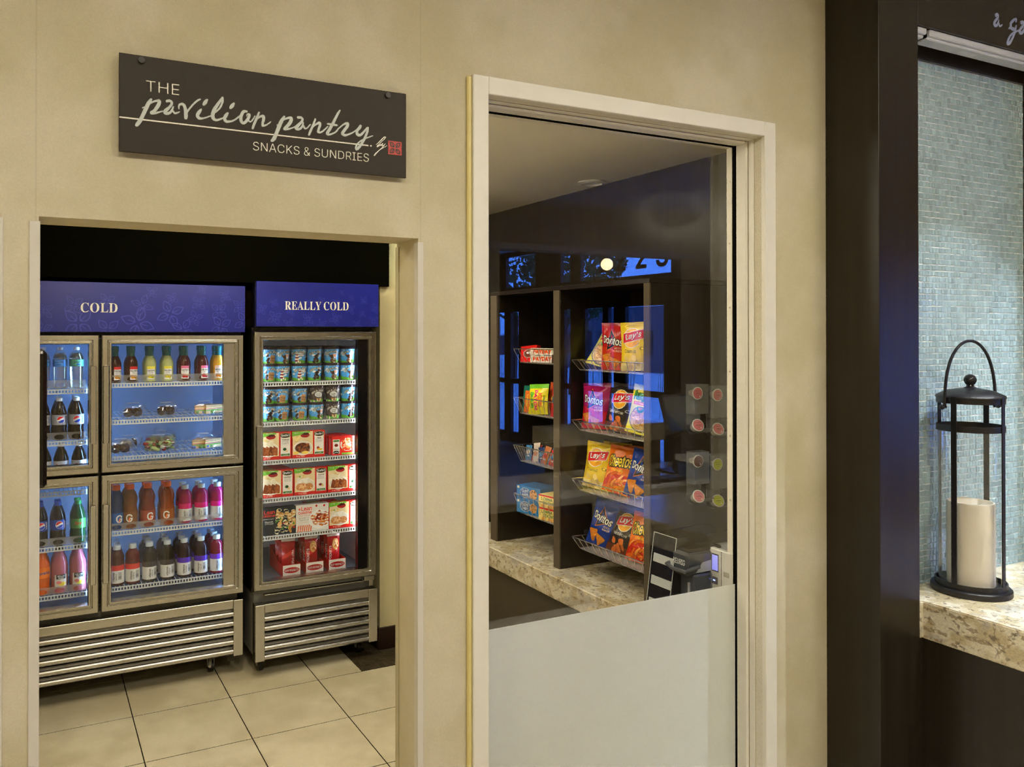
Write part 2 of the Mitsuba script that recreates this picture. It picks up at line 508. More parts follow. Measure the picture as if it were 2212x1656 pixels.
SCRIPT_NAME = """678,1232,27 626,1147,43 552,982,46 479,801,41 420,685,48 361,598,39
486,1012,12 523,1033,15
626,1116,18 723,1183,21 812,1218,28 857,1216,38 850,1144,43 798,1043,41 738,958,38 693,921,43 768,922,28 858,957,18 933,989,15
1038,1239,34 1084,1253,31 1137,1236,28 1137,1173,31 1084,1095,31 1008,1014,43 993,957,40 1054,949,34 1114,988,28 1160,1073,22 1175,1122,16
1160,1033,23 1206,975,22 1267,991,19 1320,1021,12
1305,1091,12 1305,1170,22 1351,1208,28 1404,1206,34 1443,1140,38 1459,1046,41 1467,951,44 1464,895,39
1482,1025,22 1544,1120,22 1637,1244,22 1730,1336,22 1793,1379,19
1816,1138,22 1770,1068,41 1731,991,38 1762,930,38 1840,924,25 1935,959,19 2045,1013,16
1879,1266,32 1918,1328,45 1958,1389,22
2324,1485,26 2236,1352,35 2140,1194,42 2093,1059,45 2101,963,42 2173,923,29 2268,958,23 2341,999,16
2324,1485,26 2324,1379,26 2268,1242,23 2172,1133,23 2117,1094,19
2453,1127,23 2405,1064,42 2373,979,39 2413,921,36 2494,928,26 2607,974,20 2738,1087,20
2518,1265,33 2558,1319,46 2599,1385,21
2910,1223,26 2836,1214,36 2779,1109,39 2770,993,39 2820,925,33 2894,974,36 2960,1081,36 2976,1157,30 2926,1159,13 2910,1108,10
2951,1014,17 3001,979,17 3051,1026,17 3117,1133,17
3217,1236,23 3167,1106,30 3101,949,33 3059,828,27
3134,1036,17 3234,1130,23 3317,1157,37 3334,1092,37 3309,990,33 3309,923,30 3385,940,20 3469,1000,17 3511,1043,13
3852,1204,31 3792,1105,44 3715,928,47 3647,753,44 3596,630,47 3542,574,34
3667,976,12 3706,994,15
3775,1086,17 3869,1148,20 3972,1194,31 4033,1192,38 4024,1115,44 3955,1006,43 3886,931,41 3869,899,34 3955,908,24 4059,950,17 4120,983,14
4215,1231,34 4285,1239,31 4329,1202,28 4303,1131,31 4216,1036,41 4163,962,45 4216,934,34 4294,977,28 4338,1067,21 4347,1119,17
4356,1035,24 4391,971,21 4453,995,17 4532,1089,17
4665,1238,24 4621,1117,28 4550,955,31 4500,830,28
4576,1009,16 4674,1106,21 4772,1160,35 4790,1102,35 4754,995,32 4745,925,32 4817,925,23 4907,995,21 4997,1091,18
5324,1545,21 5260,1433,32 5160,1231,35 5060,1047,39 4988,926,39 5015,886,28 5105,913,21 5214,977,20 5287,1072,18
4997,1160,21 5105,1155,28 5242,1154,25
5287,1072,18 5397,1172,20 5480,1225,29 5544,1232,36 5526,1152,39 5443,1038,39 5397,954,39 5471,919,32 5600,968,22 5711,1033,18 5786,1094,18
5898,1212,33 5870,1156,40 5805,1078,36 5805,990,40 5880,964,36 5973,1044,29 6086,1180,26
6115,1192,18 6086,1074,33 6011,890,33 5898,702,36 5805,596,36 5768,618,25 5796,709,22 5898,816,18 6049,903,16 6238,989,15"""
SCRIPT_BY = """6343,766,7 6429,846,11 6564,985,13 6612,981,9 6487,852,9 6372,725,13 6420,738,11 6468,788,9 6458,751,9 6525,812,9
6535,821,9 6506,756,11 6573,781,9 6602,820,7 6525,714,11 6391,593,11 6296,478,13 6324,534,9 6468,654,7 6651,771,7"""
SCRIPT_HEADER = """4690,1117,75 4771,1165,50 4836,1119,31 4786,1024,44 4656,906,56 4558,775,56 4622,710,62 4736,748,56 4834,880,31 4851,969,22
4866,828,27 4915,741,38 5013,767,31 5079,821,23
5994,1098,38 6020,1181,36 5961,1205,32 5810,1105,57 5658,983,57 5641,883,64 5674,792,64 5824,769,70 5959,820,38 6001,934,32
6001,934,28 5941,730,49 5856,570,45 5704,352,51 5553,192,63 5437,145,57 5437,241,57 5571,446,44 5773,605,38 5974,697,36 6161,786,32
5524,752,32 5590,797,32
6366,1119,77 6452,1167,52 6520,1120,32 6468,1023,45 6331,902,58 6228,768,58 6296,701,64 6415,741,58 6518,875,32 6536,966,23
6552,822,29 6603,733,39 6706,759,33 6775,815,23"""

# ------------------------------------------------------------------ the setting
ORD = ["first", "second", "third", "fourth", "fifth", "sixth", "seventh", "eighth", "ninth", "tenth", "eleventh", "twelfth"]
CEIL, LCEIL = 2.612, 3.2
DOOR = (0.012, 0.946, 2.066)
WIN = (1.161, 2.259, 2.486)
W0, W1 = 2.0, 2.145
WHITE = lin(224, 220, 209)

# front wall with the doorway, the next doorway at its left and the window
outline = Polygon([(-3.0, 0), (3.95, 0), (3.95, LCEIL), (-3.0, LCEIL)])
holes = [sbox(DOOR[0], -1, DOOR[1], DOOR[2]), sbox(-1.0, -1, -0.066, DOOR[2]), sbox(WIN[0], 0.12, WIN[1], WIN[2])]
b = B().prism(outline.difference(union_all(holes)), W1 - W0, tr(0, W1, 0) @ FACE_Y)
struct("wall_front", b, "wallpaper", "cream textured wallpaper wall with doorway and window")

def bars(col, *boxes, bev=0.002):
    b = B(col)
    for q in boxes:
        b.box(q[:3], q[3:], bev=bev)
    return b

# doorway edging: pale corner guards on both jambs
d = struct("door_1")
GUARD = lin(205, 200, 190)
put("corner_guard", bars(GUARD, (DOOR[0] - 0.019, W0 - 0.004, 0, DOOR[0] + 0.003, W0, 2.055), (DOOR[0], W0 - 0.004, 0, DOOR[0] + 0.003, W0 + 0.02, 2.055), bev=0.001), "paint_satin", d)
put("corner_guard", bars(GUARD, (DOOR[1] - 0.003, W0 - 0.004, 0, DOOR[1] + 0.015, W0, 2.055), (DOOR[1] - 0.003, W0 - 0.004, 0, DOOR[1], W0 + 0.02, 2.055), bev=0.001), "paint_satin", d)
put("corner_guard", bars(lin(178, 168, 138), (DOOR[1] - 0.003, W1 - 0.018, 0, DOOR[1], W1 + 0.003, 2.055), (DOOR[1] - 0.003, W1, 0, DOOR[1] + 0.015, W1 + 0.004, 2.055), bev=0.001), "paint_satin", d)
d = struct("door_2")
put("corner_guard", bars(GUARD, (-0.069, W0 - 0.004, 0, -0.058, W0, 2.06), (-0.069, W0 - 0.004, 0, -0.066, W0 + 0.02, 2.06), bev=0.001), "paint_satin", d)

# window: stepped white metal frame, clear pane, frosted film on its lower part
w = struct("window_1")
x0, x1, zt, zb = WIN[0], WIN[1], WIN[2], 0.12
def frame_ring(o, i, y0, y1, col=WHITE, bev=0.002):
    """o, i: outer and inner (x0, x1, z0, z1)"""
    b = B(col)
    b.box((o[0], y0, o[2]), (i[0], y1, o[3]), bev=bev).box((i[1], y0, o[2]), (o[1], y1, o[3]), bev=bev)
    b.box((i[0], y0, i[3]), (i[1], y1, o[3]), bev=bev).box((i[0], y0, o[2]), (i[1], y1, i[2]), bev=bev)
    return b
put("casing", frame_ring((x0 - 0.051, x1 + 0.053, 0.07, zt + 0.051), (x0, x1, zb, zt), W0 - 0.016, W0 + 0.03), "paint_satin", w)
put("lit_edge_strip", bars(lin(212, 196, 128), (x0 - 0.066, W0 - 0.010, 0.07, x0 - 0.051, W0, zt + 0.046), bev=0.003), "paint_satin", w, "strip in the colour of warm light on the casing edge")  # warm light on the left side of the casing, put into the strip colour
b = frame_ring((x0, x1, zb, zt), (x0 + 0.003, x1 - 0.003, zb + 0.003, zt - 0.003), W0 + 0.03, W0 + 0.055)
b.add(frame_ring((x0, x1, zb, zt), (x0 + 0.012, x1 - 0.012, zb + 0.012, zt - 0.012), W0 + 0.055, W0 + 0.105, bev=0.005))
put("stop", b, "paint_satin", w)
b = frame_ring((x0, x1, zb, zt), (x0 + 0.014, x1 - 0.014, zb + 0.014, zt - 0.014), W0 + 0.118, W0 + 0.145)
ib = put("inner_stop", b, "paint_satin", w)
for z in (0.75, 0.98, 1.21, 1.44, 1.67, 1.90, 2.13, 2.35):
    put("screw", B(lin(185, 180, 165)).tube([(x1 - 0.0145, W0 + 0.128, z), (x1 - 0.016, W0 + 0.128, z)], 0.0035, 8), "paint_satin", ib)
put("gasket", frame_ring((x0 + 0.004, x1 - 0.004, zb + 0.004, zt - 0.004), (x0 + 0.014, x1 - 0.014, zb + 0.014, zt - 0.0135), W0 + 0.106, W0 + 0.117, lin(16), 0), "paint_matte", w)
GY = W0 + 0.111
put("glass", B().tri([(x0 + 0.012, GY, zb + 0.01), (x1 - 0.012, GY, zb + 0.01), (x1 - 0.012, GY, zt - 0.012), (x0 + 0.012, GY, zt - 0.012)], [[0, 1, 2, 3]]), "pane", w)
FZ = 0.9155
put("frosted_film", B().box((x0 + 0.012, GY - 0.0035, zb + 0.011), (x1 - 0.0145, GY - 0.002, FZ)), "frost_film", w, "light grey frosted film on the lower part of the pane")

# pantry shell
b = B(lin(44, 40, 33)).box((-1.6, W1 - 0.1, -0.05), (2.8, 5.05, -0.0018))
fl = struct("floor", b, "paint_matte")
G = 0.4572
for i in range(-4, 6):
    for j in range(-4, 3):
        xa, ya = 0.4309 + G * i, 4.0618 + G * (j - 1)
        xb, yb = xa + G - 0.0046, ya + G - 0.0046
        if yb < W1 - 0.1 or ya > 4.95 or xb < -1.55 or xa > 2.75:
            continue
        if j >= 1 and xa > 1.3:
            if xa < 1.58:
                xb = 1.586
            else:
                continue
        put("tile", B().box((xa, max(ya, W1 - 0.1), -0.0016), (min(xb, 2.75), min(yb, 5.0), RNG.uniform(-0.0004, 0.0)), bev=0.0006), "floor_tile", fl)
b = B()
m_ = 0.0235
for i in range(int(1.16 / m_)):
    for j in range(int(0.9 / m_)):
        xa, ya = 1.589 + i * m_, 4.066 + j * m_
        b.box((xa, ya, -0.005), (xa + m_ - 0.002, ya + m_ - 0.002, -0.0005), lin(*(RNG.integers(-6, 7) + np.array([62, 54, 40]))))
k = put("mosaic", b, "paint_satin", fl, "dark mosaic tiles beside the freezer")
labels[k]["kind"] = "stuff"
put("mosaic_grout", B(lin(128, 118, 96)).box((1.588, 4.064, -0.006), (2.75, 4.98, -0.0022)), "paint_matte", fl)
CREAM = lin(212, 200, 158)
struct("ceiling", B(lin(216, 210, 192)).box((-1.6, W1, CEIL), (2.8, 5.1, CEIL + 0.05)), "paint_matte")
struct("wall_back", B(CREAM).box((-1.6, 5.02, 0), (2.8, 5.1, CEIL)), "paint_matte")
struct("wall_left", B(CREAM).box((-0.075, W1, 0), (-0.006, 4.05, CEIL)), "paint_matte")
struct("wall_far_left", B(CREAM).box((-1.7, W1, 0), (-1.6, 5.1, CEIL)), "paint_matte")
struct("wall_right", B().box((2.76, W1, 0), (2.86, 5.1, CEIL)), "dark_wood", "dark wood panelled wall behind the snack baskets")
struct("wall_stub", B(CREAM).box((1.79, 4.30, 0), (2.2, 5.02, CEIL)), "paint_matte", "short cream wall beside the freezer")
struct("baseboard_stub", bars(lin(40, 24, 17), (1.778, 4.288, 0, 2.07, 4.30, 0.125), (1.778, 4.30, 0, 1.79, 4.9, 0.125), bev=0.003), "paint_satin")
b = B(lin(6, 5, 4)).box((-1.6, 4.27, 2.079), (1.79, 5.02, CEIL)).box((1.79, 4.27, 2.079), (1.835, 4.299, CEIL))
struct("trim_bulkhead", b, "paint_matte", "black bulkhead above the coolers")

# right-hand dark panelling: pillar, header, jamb and the niche with its glass mosaic
PY = 1.793
struct("wall_pillar", B().box((2.585, PY, 0), (2.7985, W0, LCEIL), bev=0.001), "dark_wood", "dark brown laminate pillar at the end of the wallpapered wall")
struct("wall_niche_side", B().box((3.702, PY, 0.866), (4.1, W0, LCEIL), bev=0.001), "dark_wood")
hd = struct("trim_header", B().box((2.799, PY, 2.899), (3.702, 1.925, LCEIL), bev=0.001), "dark_wood", "dark header above the mosaic niche")
gar = script(SCRIPT_HEADER)
put("lettering", B(lin(168, 178, 212)).prism(gar, 0.002, tr(2.798, PY, 2.9) @ FACE_Y), "paint_satin", hd, "pale blue script letters on the header")
struct("wall_niche_base", B().box((2.7985, 1.79, 0), (3.95, W0, 0.732)), "dark_wood")
struct("trim_niche", B().box((2.799, 1.915, 2.842), (3.702, 1.93, 2.899)), "dark_wood")
nw = struct("wall_niche", B(lin(236, 239, 240)).box((2.799, 1.9275, 0.80), (3.70, 1.98, 2.842)), "paint_matte", "niche wall of pale blue glass mosaic tiles")
cells = []
zc_ = 2.838
while zc_ > 0.87:
    hrow = 0.0202
    xx = 2.799 + RNG.uniform(-0.004, 0.0)
    while xx < 3.694:
        ww = 0.0172 + RNG.uniform(-0.0013, 0.0013)
        cells.append((max(xx, 2.8), min(xx + ww, 3.699), zc_ - hrow + RNG.uniform(-0.0012, 0.0012), zc_ + RNG.uniform(-0.0012, 0.0012), RNG.uniform(0.0016, 0.0032), RNG.normal(0, 1)))
        xx += ww + 0.0023
    zc_ -= hrow + 0.0024
def tile_box(c):
    sh = 1 + 0.09 * c[5]
    col = np.clip(np.array([0.33, 0.445, 0.485]) * sh, 0.05, 0.9)
    return B(col).box((c[0], 1.9275 - c[4], c[2]), (c[1], 1.9275, c[3]), bev=0.0016)
cx_, cz_ = 2.86, 1.75
near = sorted(range(len(cells)), key=lambda i: (cells[i][0] - cx_) ** 2 * 4 + (cells[i][2] - cz_) ** 2)
first = set(near[:300])
rest = B()
for i, c in enumerate(cells):
    if i in first:
        put("tile", tile_box(c), "tile_glass", nw)
    else:
        rest.add(tile_box(c))
k = put("tile_field", rest, "tile_glass", nw); labels[k] = {"kind": "stuff"}

# ------------------------------------------------------------------ the lobby behind the camera (seen mirrored in the panes)
BEIGE = lin(196, 182, 148)
struct("floor_lobby", B().box((-3.1, -3.2, -0.05), (7.35, W1 - 0.1, -0.004)).box((3.0, -9.2, -0.05), (7.35, -3.2, -0.004)), "lobby_floor")
struct("ceiling_lobby", B(lin(222, 216, 202)).box((3.0, -9.2, LCEIL), (7.35, -3.2, LCEIL + 0.06)).box((-3.1, -3.2, LCEIL), (7.35, 2.31, LCEIL + 0.06)), "paint_matte")
struct("wall_lobby_left", B(BEIGE).box((-3.1, -3.2, 0), (-3.0, 2.1, LCEIL)), "paint_matte")
ob = Polygon([(-3.0, 0), (7.34, 0), (7.34, LCEIL), (-3.0, LCEIL)]).difference(sbox(4.34, -1, 7.0, 2.70))
struct("wall_lobby_back", B(BEIGE).prism(ob, 0.2, tr(0, -2.98, 0) @ np.array([[1, 0, 0, 0], [0, 0, -1, 0], [0, 1, 0, 0], [0, 0, 0, 1.0]])), "paint_matte")
struct("trim_lobby_opening", B(lin(226, 220, 208)).box((4.2, -2.98, 2.70), (7.3, -2.955, 2.765)), "paint_satin")
YZ_ = np.array([[0, 0, 1, 0], [1, 0, 0, 0], [0, 1, 0, 0], [0, 0, 0, 1.0]])
struct("wall_lobby_right", B(BEIGE).prism(sbox(-2.98, 0, 2.31, LCEIL).difference(sbox(-2.0, 0.72, -0.8, 2.25)), 0.06, tr(7.3, 0, 0) @ YZ_), "paint_matte")
w3 = struct("window_3")
put("frame", B(lin(40, 36, 34)).prism(sbox(-2.04, 0.68, -0.76, 2.29).difference(union_all([sbox(-1.98, 0.74, -1.43, 2.23), sbox(-1.37, 0.74, -0.82, 2.23)])), 0.05, tr(7.29, 0, 0) @ YZ_), "paint_satin", w3)
for a, c in ((-1.98, -1.43), (-1.37, -0.82)):
    put("pane", B().tri([(7.32, a, 0.74), (7.32, c, 0.74), (7.32, c, 2.23), (7.32, a, 2.23)], [[0, 1, 2, 3]]), "cooler_pane", w3)
struct("wall_lobby_end", B(BEIGE).box((3.95, 2.0, 0), (7.36, 2.31, LCEIL)), "paint_matte")
struct("wall_vestibule_left", B(lin(92, 80, 66)).box((3.0, -9.2, -0.05), (3.1, -3.18, LCEIL)), "paint_matte")
struct("wall_vestibule_back", B(lin(92, 80, 66)).box((3.0, -9.2, 0), (7.36, -9.1, LCEIL)), "paint_matte")
# entrance glazing on the far side wall: dark metal with doors, side lights and a transom
def Yr(yv):
    return 2 * 2.11 - yv
fr = Polygon([(-9.1, 0), (-2.98, 0), (-2.98, LCEIL), (-9.1, LCEIL)])
lights_ = []
for a, c in ((11.9, 11.0), (10.29, 10.05), (9.79, 7.89), (7.64, 7.3)):
    lights_.append((Yr(a), Yr(c), 2.60, 3.12))
for a, c in ((12.2, 11.95), (11.75, 11.5), (10.2, 10.04), (9.68, 9.27), (9.147, 9.025), (8.779, 8.025), (7.662, 7.3)):
    lights_ += [(Yr(a), Yr(c), 1.06, 2.187), (Yr(a), Yr(c), 0.16, 0.98)]
en = struct("window_2")
FX = np.array([[0, 0, 1, 0], [1, 0, 0, 0], [0, 1, 0, 0], [0, 0, 0, 1.0]])
put("frame", B(lin(30, 26, 24)).prism(fr.difference(union_all([sbox(a, z0, c, z1) for a, c, z0, z1 in lights_])), 0.06, tr(7.3, 0, 0) @ FX), "paint_satin", en, "dark bronze entrance framing")
for a, c, z0, z1 in lights_:
    put("pane", B().tri([(7.33, a, z0), (7.33, c, z0), (7.33, c, z1), (7.33, a, z1)], [[0, 1, 2, 3]]), "cooler_pane", en)
g_ = np.random.default_rng(12)
ln = B(lin(225, 228, 232))
for a, c, z0, z1 in lights_:
    if z0 > 2 or z0 < 0.5:
        continue
    for k in range(max(2, int(abs(c - a) / 0.07))):
        y, amp, ph, ce = g_.uniform(min(a, c), max(a, c)), g_.uniform(0.0, 0.05), g_.uniform(0, 6), g_.uniform(0.3, 2.0)
        zz = np.linspace(0.18 if k % 2 else 1.0, g_.uniform(1.5, 2.15), 22)
        yy = np.clip(y + amp * np.tanh((zz - ce) * 6) + 0.006 * np.sin(zz * 5 + ph), min(a, c) + 0.01, max(a, c) - 0.01)
        ln.tube(np.column_stack([np.full(22, 7.327), yy, zz]), 0.004, 4)
k = put("etched_lines", ln, "paint_matte", en, "thin wavy vertical lines etched on the entrance glass"); labels[k]["kind"] = "stuff"
num = B(lin(8))
for ch, yv in (("1", 9.43), ("2", 9.05), ("2", 8.63), ("3", 8.22)):
    num.prism(txt(ch, 0.30, True), 0.004, tr(7.326, Yr(yv), 2.70) @ FX)
put("street_number", num, "paint_matte", en, "black street number 1223 on the transom")
# outdoors
struct("ground_outside", B(lin(222, 222, 224)).box((7.36, -60, -0.25), (60, 30, -0.05)).box((-12, -60, -0.25), (7.36, -9.25, -0.05)).box((-12, -9.25, -0.25), (2.95, -3.25, -0.05)), "paint_matte")
def tree(x, y, h, r, seed, label):
    g = np.random.default_rng(seed)
    t = thing("street_tree", label, "tree", "trees outside the entrance")
    put("trunk", B(lin(50, 40, 32)).tube([(x, y, -0.05), (x + 0.1, y, h * 0.3), (x, y + 0.05, h * 0.62)], [0.14, 0.11, 0.05], 8), "paint_matte", t)
    n = 2600
    p = g.normal(size=(n, 3)); p *= (g.uniform(0.35, 1, n) ** 0.5 / np.linalg.norm(p, axis=1))[:, None] * np.array([r, r, h * 0.36])
    p += np.array([x, y, h * 0.68])
    a, c = g.normal(size=(n, 3)), g.normal(size=(n, 3))
    a /= np.linalg.norm(a, axis=1, keepdims=True); c -= (a * c).sum(1, keepdims=True) * a; c /= np.linalg.norm(c, axis=1, keepdims=True)
    s = g.uniform(0.09, 0.17, (n, 1))
    v = np.stack([p - a * s, p + c * s * 0.6, p + a * s, p - c * s * 0.6], 1).reshape(-1, 3)
    f = np.arange(4 * n).reshape(n, 4)
    put("crown", B(lin(70, 92, 58)).tri(v, f), "leaf", t, ang=1.0)
tree(15.0, -16.3, 6.4, 1.7, 3, "tall dark street tree outside the entrance, nearest the building front")
tree(18.0, -24.5, 7.6, 3.0, 4, "dark street tree farther along the pavement outside the entrance")
tree(24.0, -14.6, 5.4, 1.8, 5, "smaller street tree across the road from the entrance")
for i, (xa, ya, ww_, hh) in enumerate(((27, -34, 9, 3.2), (30, -20, 7, 2.6), (26, -10, 6, 2.9))):
    t = thing("street_building", f"low building across the road from the entrance, {ORD[i]} from the tall tree", "building", "buildings across the road")
    put("walls", B(lin(96, 96, 104)).box((xa, ya, -0.05), (xa + 4, ya + ww_, hh)), "paint_matte", t)
    for k in range(int(ww_ / 1.6)):
        put("window", B(lin(20, 22, 30)).box((xa - 0.02, ya + 0.4 + 1.6 * k, 0.8), (xa + 0.02, ya + 1.4 + 1.6 * k, 2.0)), "plastic_gloss", t)

# lamps
def lamp_sheet(x0, x1, y0, y1, z, power):
    return {**shape_of(B().tri([(x0, y0, z), (x0, y1, z), (x1, y1, z), (x1, y0, z)], [[0, 1, 2, 3]]), "paint_matte"), "emitter": {"type": "area", "radiance": rgb(power)}}
for i, x in enumerate((-1.5, 0.1, 1.65, 3.0)):
    t = thing("ceiling_light", f"square recessed lobby ceiling light, {('first', 'second', 'third', 'fourth')[i]} from the left end of the row", "ceiling light", "lobby ceiling lights")
    put("frame", bars(lin(225), (x - 0.32, -0.22, LCEIL - 0.012, x - 0.3, 0.42, LCEIL), (x + 0.3, -0.22, LCEIL - 0.012, x + 0.32, 0.42, LCEIL), (x - 0.3, -0.22, LCEIL - 0.012, x + 0.3, -0.2, LCEIL), (x - 0.3, 0.40, LCEIL - 0.012, x + 0.3, 0.42, LCEIL)), "paint_satin", t)
    put("diffuser", lamp_sheet(x - 0.3, x + 0.3, -0.2, 0.4, LCEIL - 0.004, LOBBY_LAMP), None, t)
for i, x in enumerate((2.7, 4.0)):  # added spotlights, out of view, that brighten the desk in the reflection
    t = thing("added_desk_spotlight", f"added ceiling spotlight to brighten the reception desk, {ORD[i]} along the desk", "spotlight", "added spotlights over the reception desk")
    put("trim_ring", B(lin(225)).lathe([(0.052, -0.010), (0.065, -0.005), (0.065, 0.0), (0.047, 0.0), (0.047, -0.010), (0.052, -0.010)], 28, at=(x, 0.75, LCEIL)), "paint_satin", t)
    scene[f"{t}_beam"] = {"type": "spot", "to_world": T4().look_at(origin=[x, 0.75, LCEIL - 0.02], target=[x, -0.75, 0.8], up=[0, 1, 0]), "intensity": rgb((95.0, 86.0, 70.0)), "cutoff_angle": 30.0, "beam_width": 18.0}
def downlight(x, y, z, power, label):
    t = thing("downlight", label, "downlight", "recessed pantry downlights")
    put("trim_ring", B(lin(225, 224, 220)).lathe([(0.062, -0.012), (0.075, -0.006), (0.075, 0.0), (0.056, 0.0), (0.056, -0.012), (0.062, -0.012)], 28, at=(x, y, z)), "paint_satin", t)
    a = np.arange(20) * 2 * np.pi / 20
    v = np.column_stack([x + 0.055 * np.cos(a), y - 0.055 * np.sin(a), np.full(20, z - 0.003)])
    f = [[0, i, i + 1] for i in range(1, 19)]
    if power is None:
        put("lens", B(lin(200, 205, 212)).tri(v, f), "plastic_gloss", t)
    else:
        put("lens", {**shape_of(B().tri(v, f), "paint_matte"), "emitter": {"type": "area", "radiance": rgb(power)}}, None, t)
downlight(2.66, 3.47, CEIL, None, "unlit round downlight near the dark wall, seen through the window")
downlight(0.70, 3.15, CEIL, PANTRY_LAMP, "round downlight in front of the refrigerator, above the doorway head")
downlight(1.30, 2.75, CEIL, PANTRY_LAMP, "round downlight between doorway and window, above the tiled floor")
downlight(1.95, 3.80, CEIL, PANTRY_LAMP, "round downlight in front of the short cream wall")
for i, (x, y) in enumerate(((0.20, 3.0), (0.95, 3.62))):  # added fill globes, hidden above the doorway head, that lighten the pantry ceiling
    t = thing("added_globe_lamp", f"added fill globe lamp hanging unseen over the pantry aisle, {('nearer the doorway', 'nearer the freezer')[i]}", "lamp", "added fill globe lamps in the pantry")
    gm = trimesh.creation.icosphere(2, 0.12).apply_translation((x, y, 2.455))
    put("globe", {**shape_of(B().mesh(gm), "paint_matte"), "emitter": {"type": "area", "radiance": rgb(FILL_GLOBE)}}, None, t)
    put("stem", B(lin(180)).tube([(x, y, 2.57), (x, y, CEIL)], 0.012, 10).lathe([(0.05, -0.02), (0.05, 0.0), (0, 0.0)], 20, at=(x, y, CEIL)), "paint_satin", t)
for i, x in enumerate((3.2, 3.95)):
    t = thing("spotlight", f"cool white ceiling spotlight over the lobby counter, {ORD[i]} from the pillar", "spotlight", "spotlights over the lobby counter")
    put("trim_ring", B(lin(225)).lathe([(0.052, -0.010), (0.065, -0.005), (0.065, 0.0), (0.047, 0.0), (0.047, -0.010), (0.052, -0.010)], 28, at=(x, 1.2, LCEIL)), "paint_satin", t)
    scene[f"{t}_beam"] = {"type": "spot", "to_world": T4().look_at(origin=[x, 1.2, LCEIL - 0.02], target=[x, 1.3, 0.0], up=[0, 1, 0]), "intensity": rgb(SPOT), "cutoff_angle": 36.0, "beam_width": 14.0}

# ------------------------------------------------------------------ refrigerator and freezer cabinets
BLUE = lin(27, 32, 116)
PETAL = lin(54, 60, 146)
STEELDARK = lin(58, 57, 55)


def ringframe(x0, x1, z0, z1, prof, right=0.0):
    """mitred frame: prof = [(inset, y)] from the outer back edge round to the inner back edge; right: extra inset of the right side"""
    b = B()
    R = []
    for d, y in prof:
        e = d
        R.append(np.array([[x0 + d, y, z0 + d], [x1 - e, y, z0 + d], [x1 - e, y, z1 - d], [x0 + d, y, z1 - d]]))
    for p, q in zip(R[:-1], R[1:]):
        for k in range(4):
            j = (k + 1) % 4
            b.tri([p[k], p[j], q[j], q[k]], [[0, 1, 2, 3]])
    return b


def cooler_door(body, x0, x1, z0, z1, y, right=0.0, dark=False, label=None):
    prof = [(0, y + 0.05), (0, y + 0.004), (0.004, y), (0.026, y), (0.030, y + 0.006), (0.034, y + 0.007), (0.037, y + 0.001), (0.044, y + 0.001), (0.048, y + 0.012), (0.048, y + 0.05)]
    d = put("door", ringframe(x0, x1, z0, z1, prof), "steel", body, label, ang=25)
    xg = x1 - 0.048 - right
    if right > 0:
        put("stile", B(lin(14, 14, 15)).box((xg, y + 0.012, z0 + 0.046), (x1 - 0.046, y + 0.05, z1 - 0.046)), "plastic_gloss" if dark else "steel", d)
    gx0, gx1, gz0, gz1 = x0 + 0.046, xg + (0 if right else 0.002), z0 + 0.046, z1 - 0.046
    put("glass", B().tri([(gx0, y + 0.016, gz0), (gx1, y + 0.016, gz0), (gx1, y + 0.016, gz1), (gx0, y + 0.016, gz1)], [[0, 1, 2, 3]]), "cooler_pane", d)
    put("gasket", frame_ring((x0 + 0.004, x1 - 0.004, z0 + 0.004, z1 - 0.004), (x0 + 0.04, x1 - 0.04, z0 + 0.04, z1 - 0.04), y + 0.051, y + 0.062, lin(18), 0), "paint_matte", d)
    return d


def pull(door, x, z0, z1, y):
    h = put("handle", B().box((x - 0.013, y - 0.034, z0), (x + 0.013, y - 0.026, z1), bev=0.002).box((x - 0.013, y - 0.034, z1 - 0.012), (x + 0.013, y + 0.002, z1), bev=0.002)
            .box((x - 0.013, y - 0.034, z0), (x + 0.013, y + 0.002, z0 + 0.012), bev=0.002), "steel", door)
    return h


def wire_shelf(body, x0, x1, y0, y1, z, sub=None):
    """white coated wire shelf: cross wires, runners and the slotted front edge"""
    wcol = lin(214, 222, 226)
    b = B(wcol)
    n = int((x1 - x0) / 0.021)
    for i in range(n + 1):
        x = x0 + (x1 - x0) * i / n
        b.box((x - 0.0013, y0, z - 0.0026), (x + 0.0013, y1, z))
    for y in np.linspace(y0 + 0.004, y1 - 0.004, 4):
        b.box((x0, y - 0.002, z - 0.0066), (x1, y + 0.002, z - 0.0026))
    b.box((x0, y0 - 0.004, z - 0.005), (x1, y0, z)).box((x0, y0 - 0.004, z - 0.024), (x1, y0, z - 0.018))
    n = int((x1 - x0) / 0.0145)
    for i in range(n + 1):
        x = x0 + (x1 - x0) * i / n
        b.box((x - 0.003, y0 - 0.003, z - 0.019), (x + 0.003, y0, z - 0.004))
    return put("shelf", b, "paint_satin", body)


def louvers(parent, x0, x1, zs, y):
    for z in zs:
        a = np.linspace(-0.5 * math.pi, 0.62 * math.pi, 9)
        pr = [(y + 0.014 - 0.0135 * math.cos(t), z + 0.0135 * math.sin(t)) for t in a] + [(y + 0.05, z + 0.034)]
        b = B()
        for (ya, za), (yb, zb_) in zip(pr[:-1], pr[1:]):
            b.tri([(x0, ya, za), (x1, ya, za), (x1, yb, zb_), (x0, yb, zb_)], [[0, 1, 2, 3]])
        b.box((x0, y + 0.014, z - 0.0135), (x1, y + 0.03, z - 0.0115))
        put("louver", b, "steel", parent, ang=30)


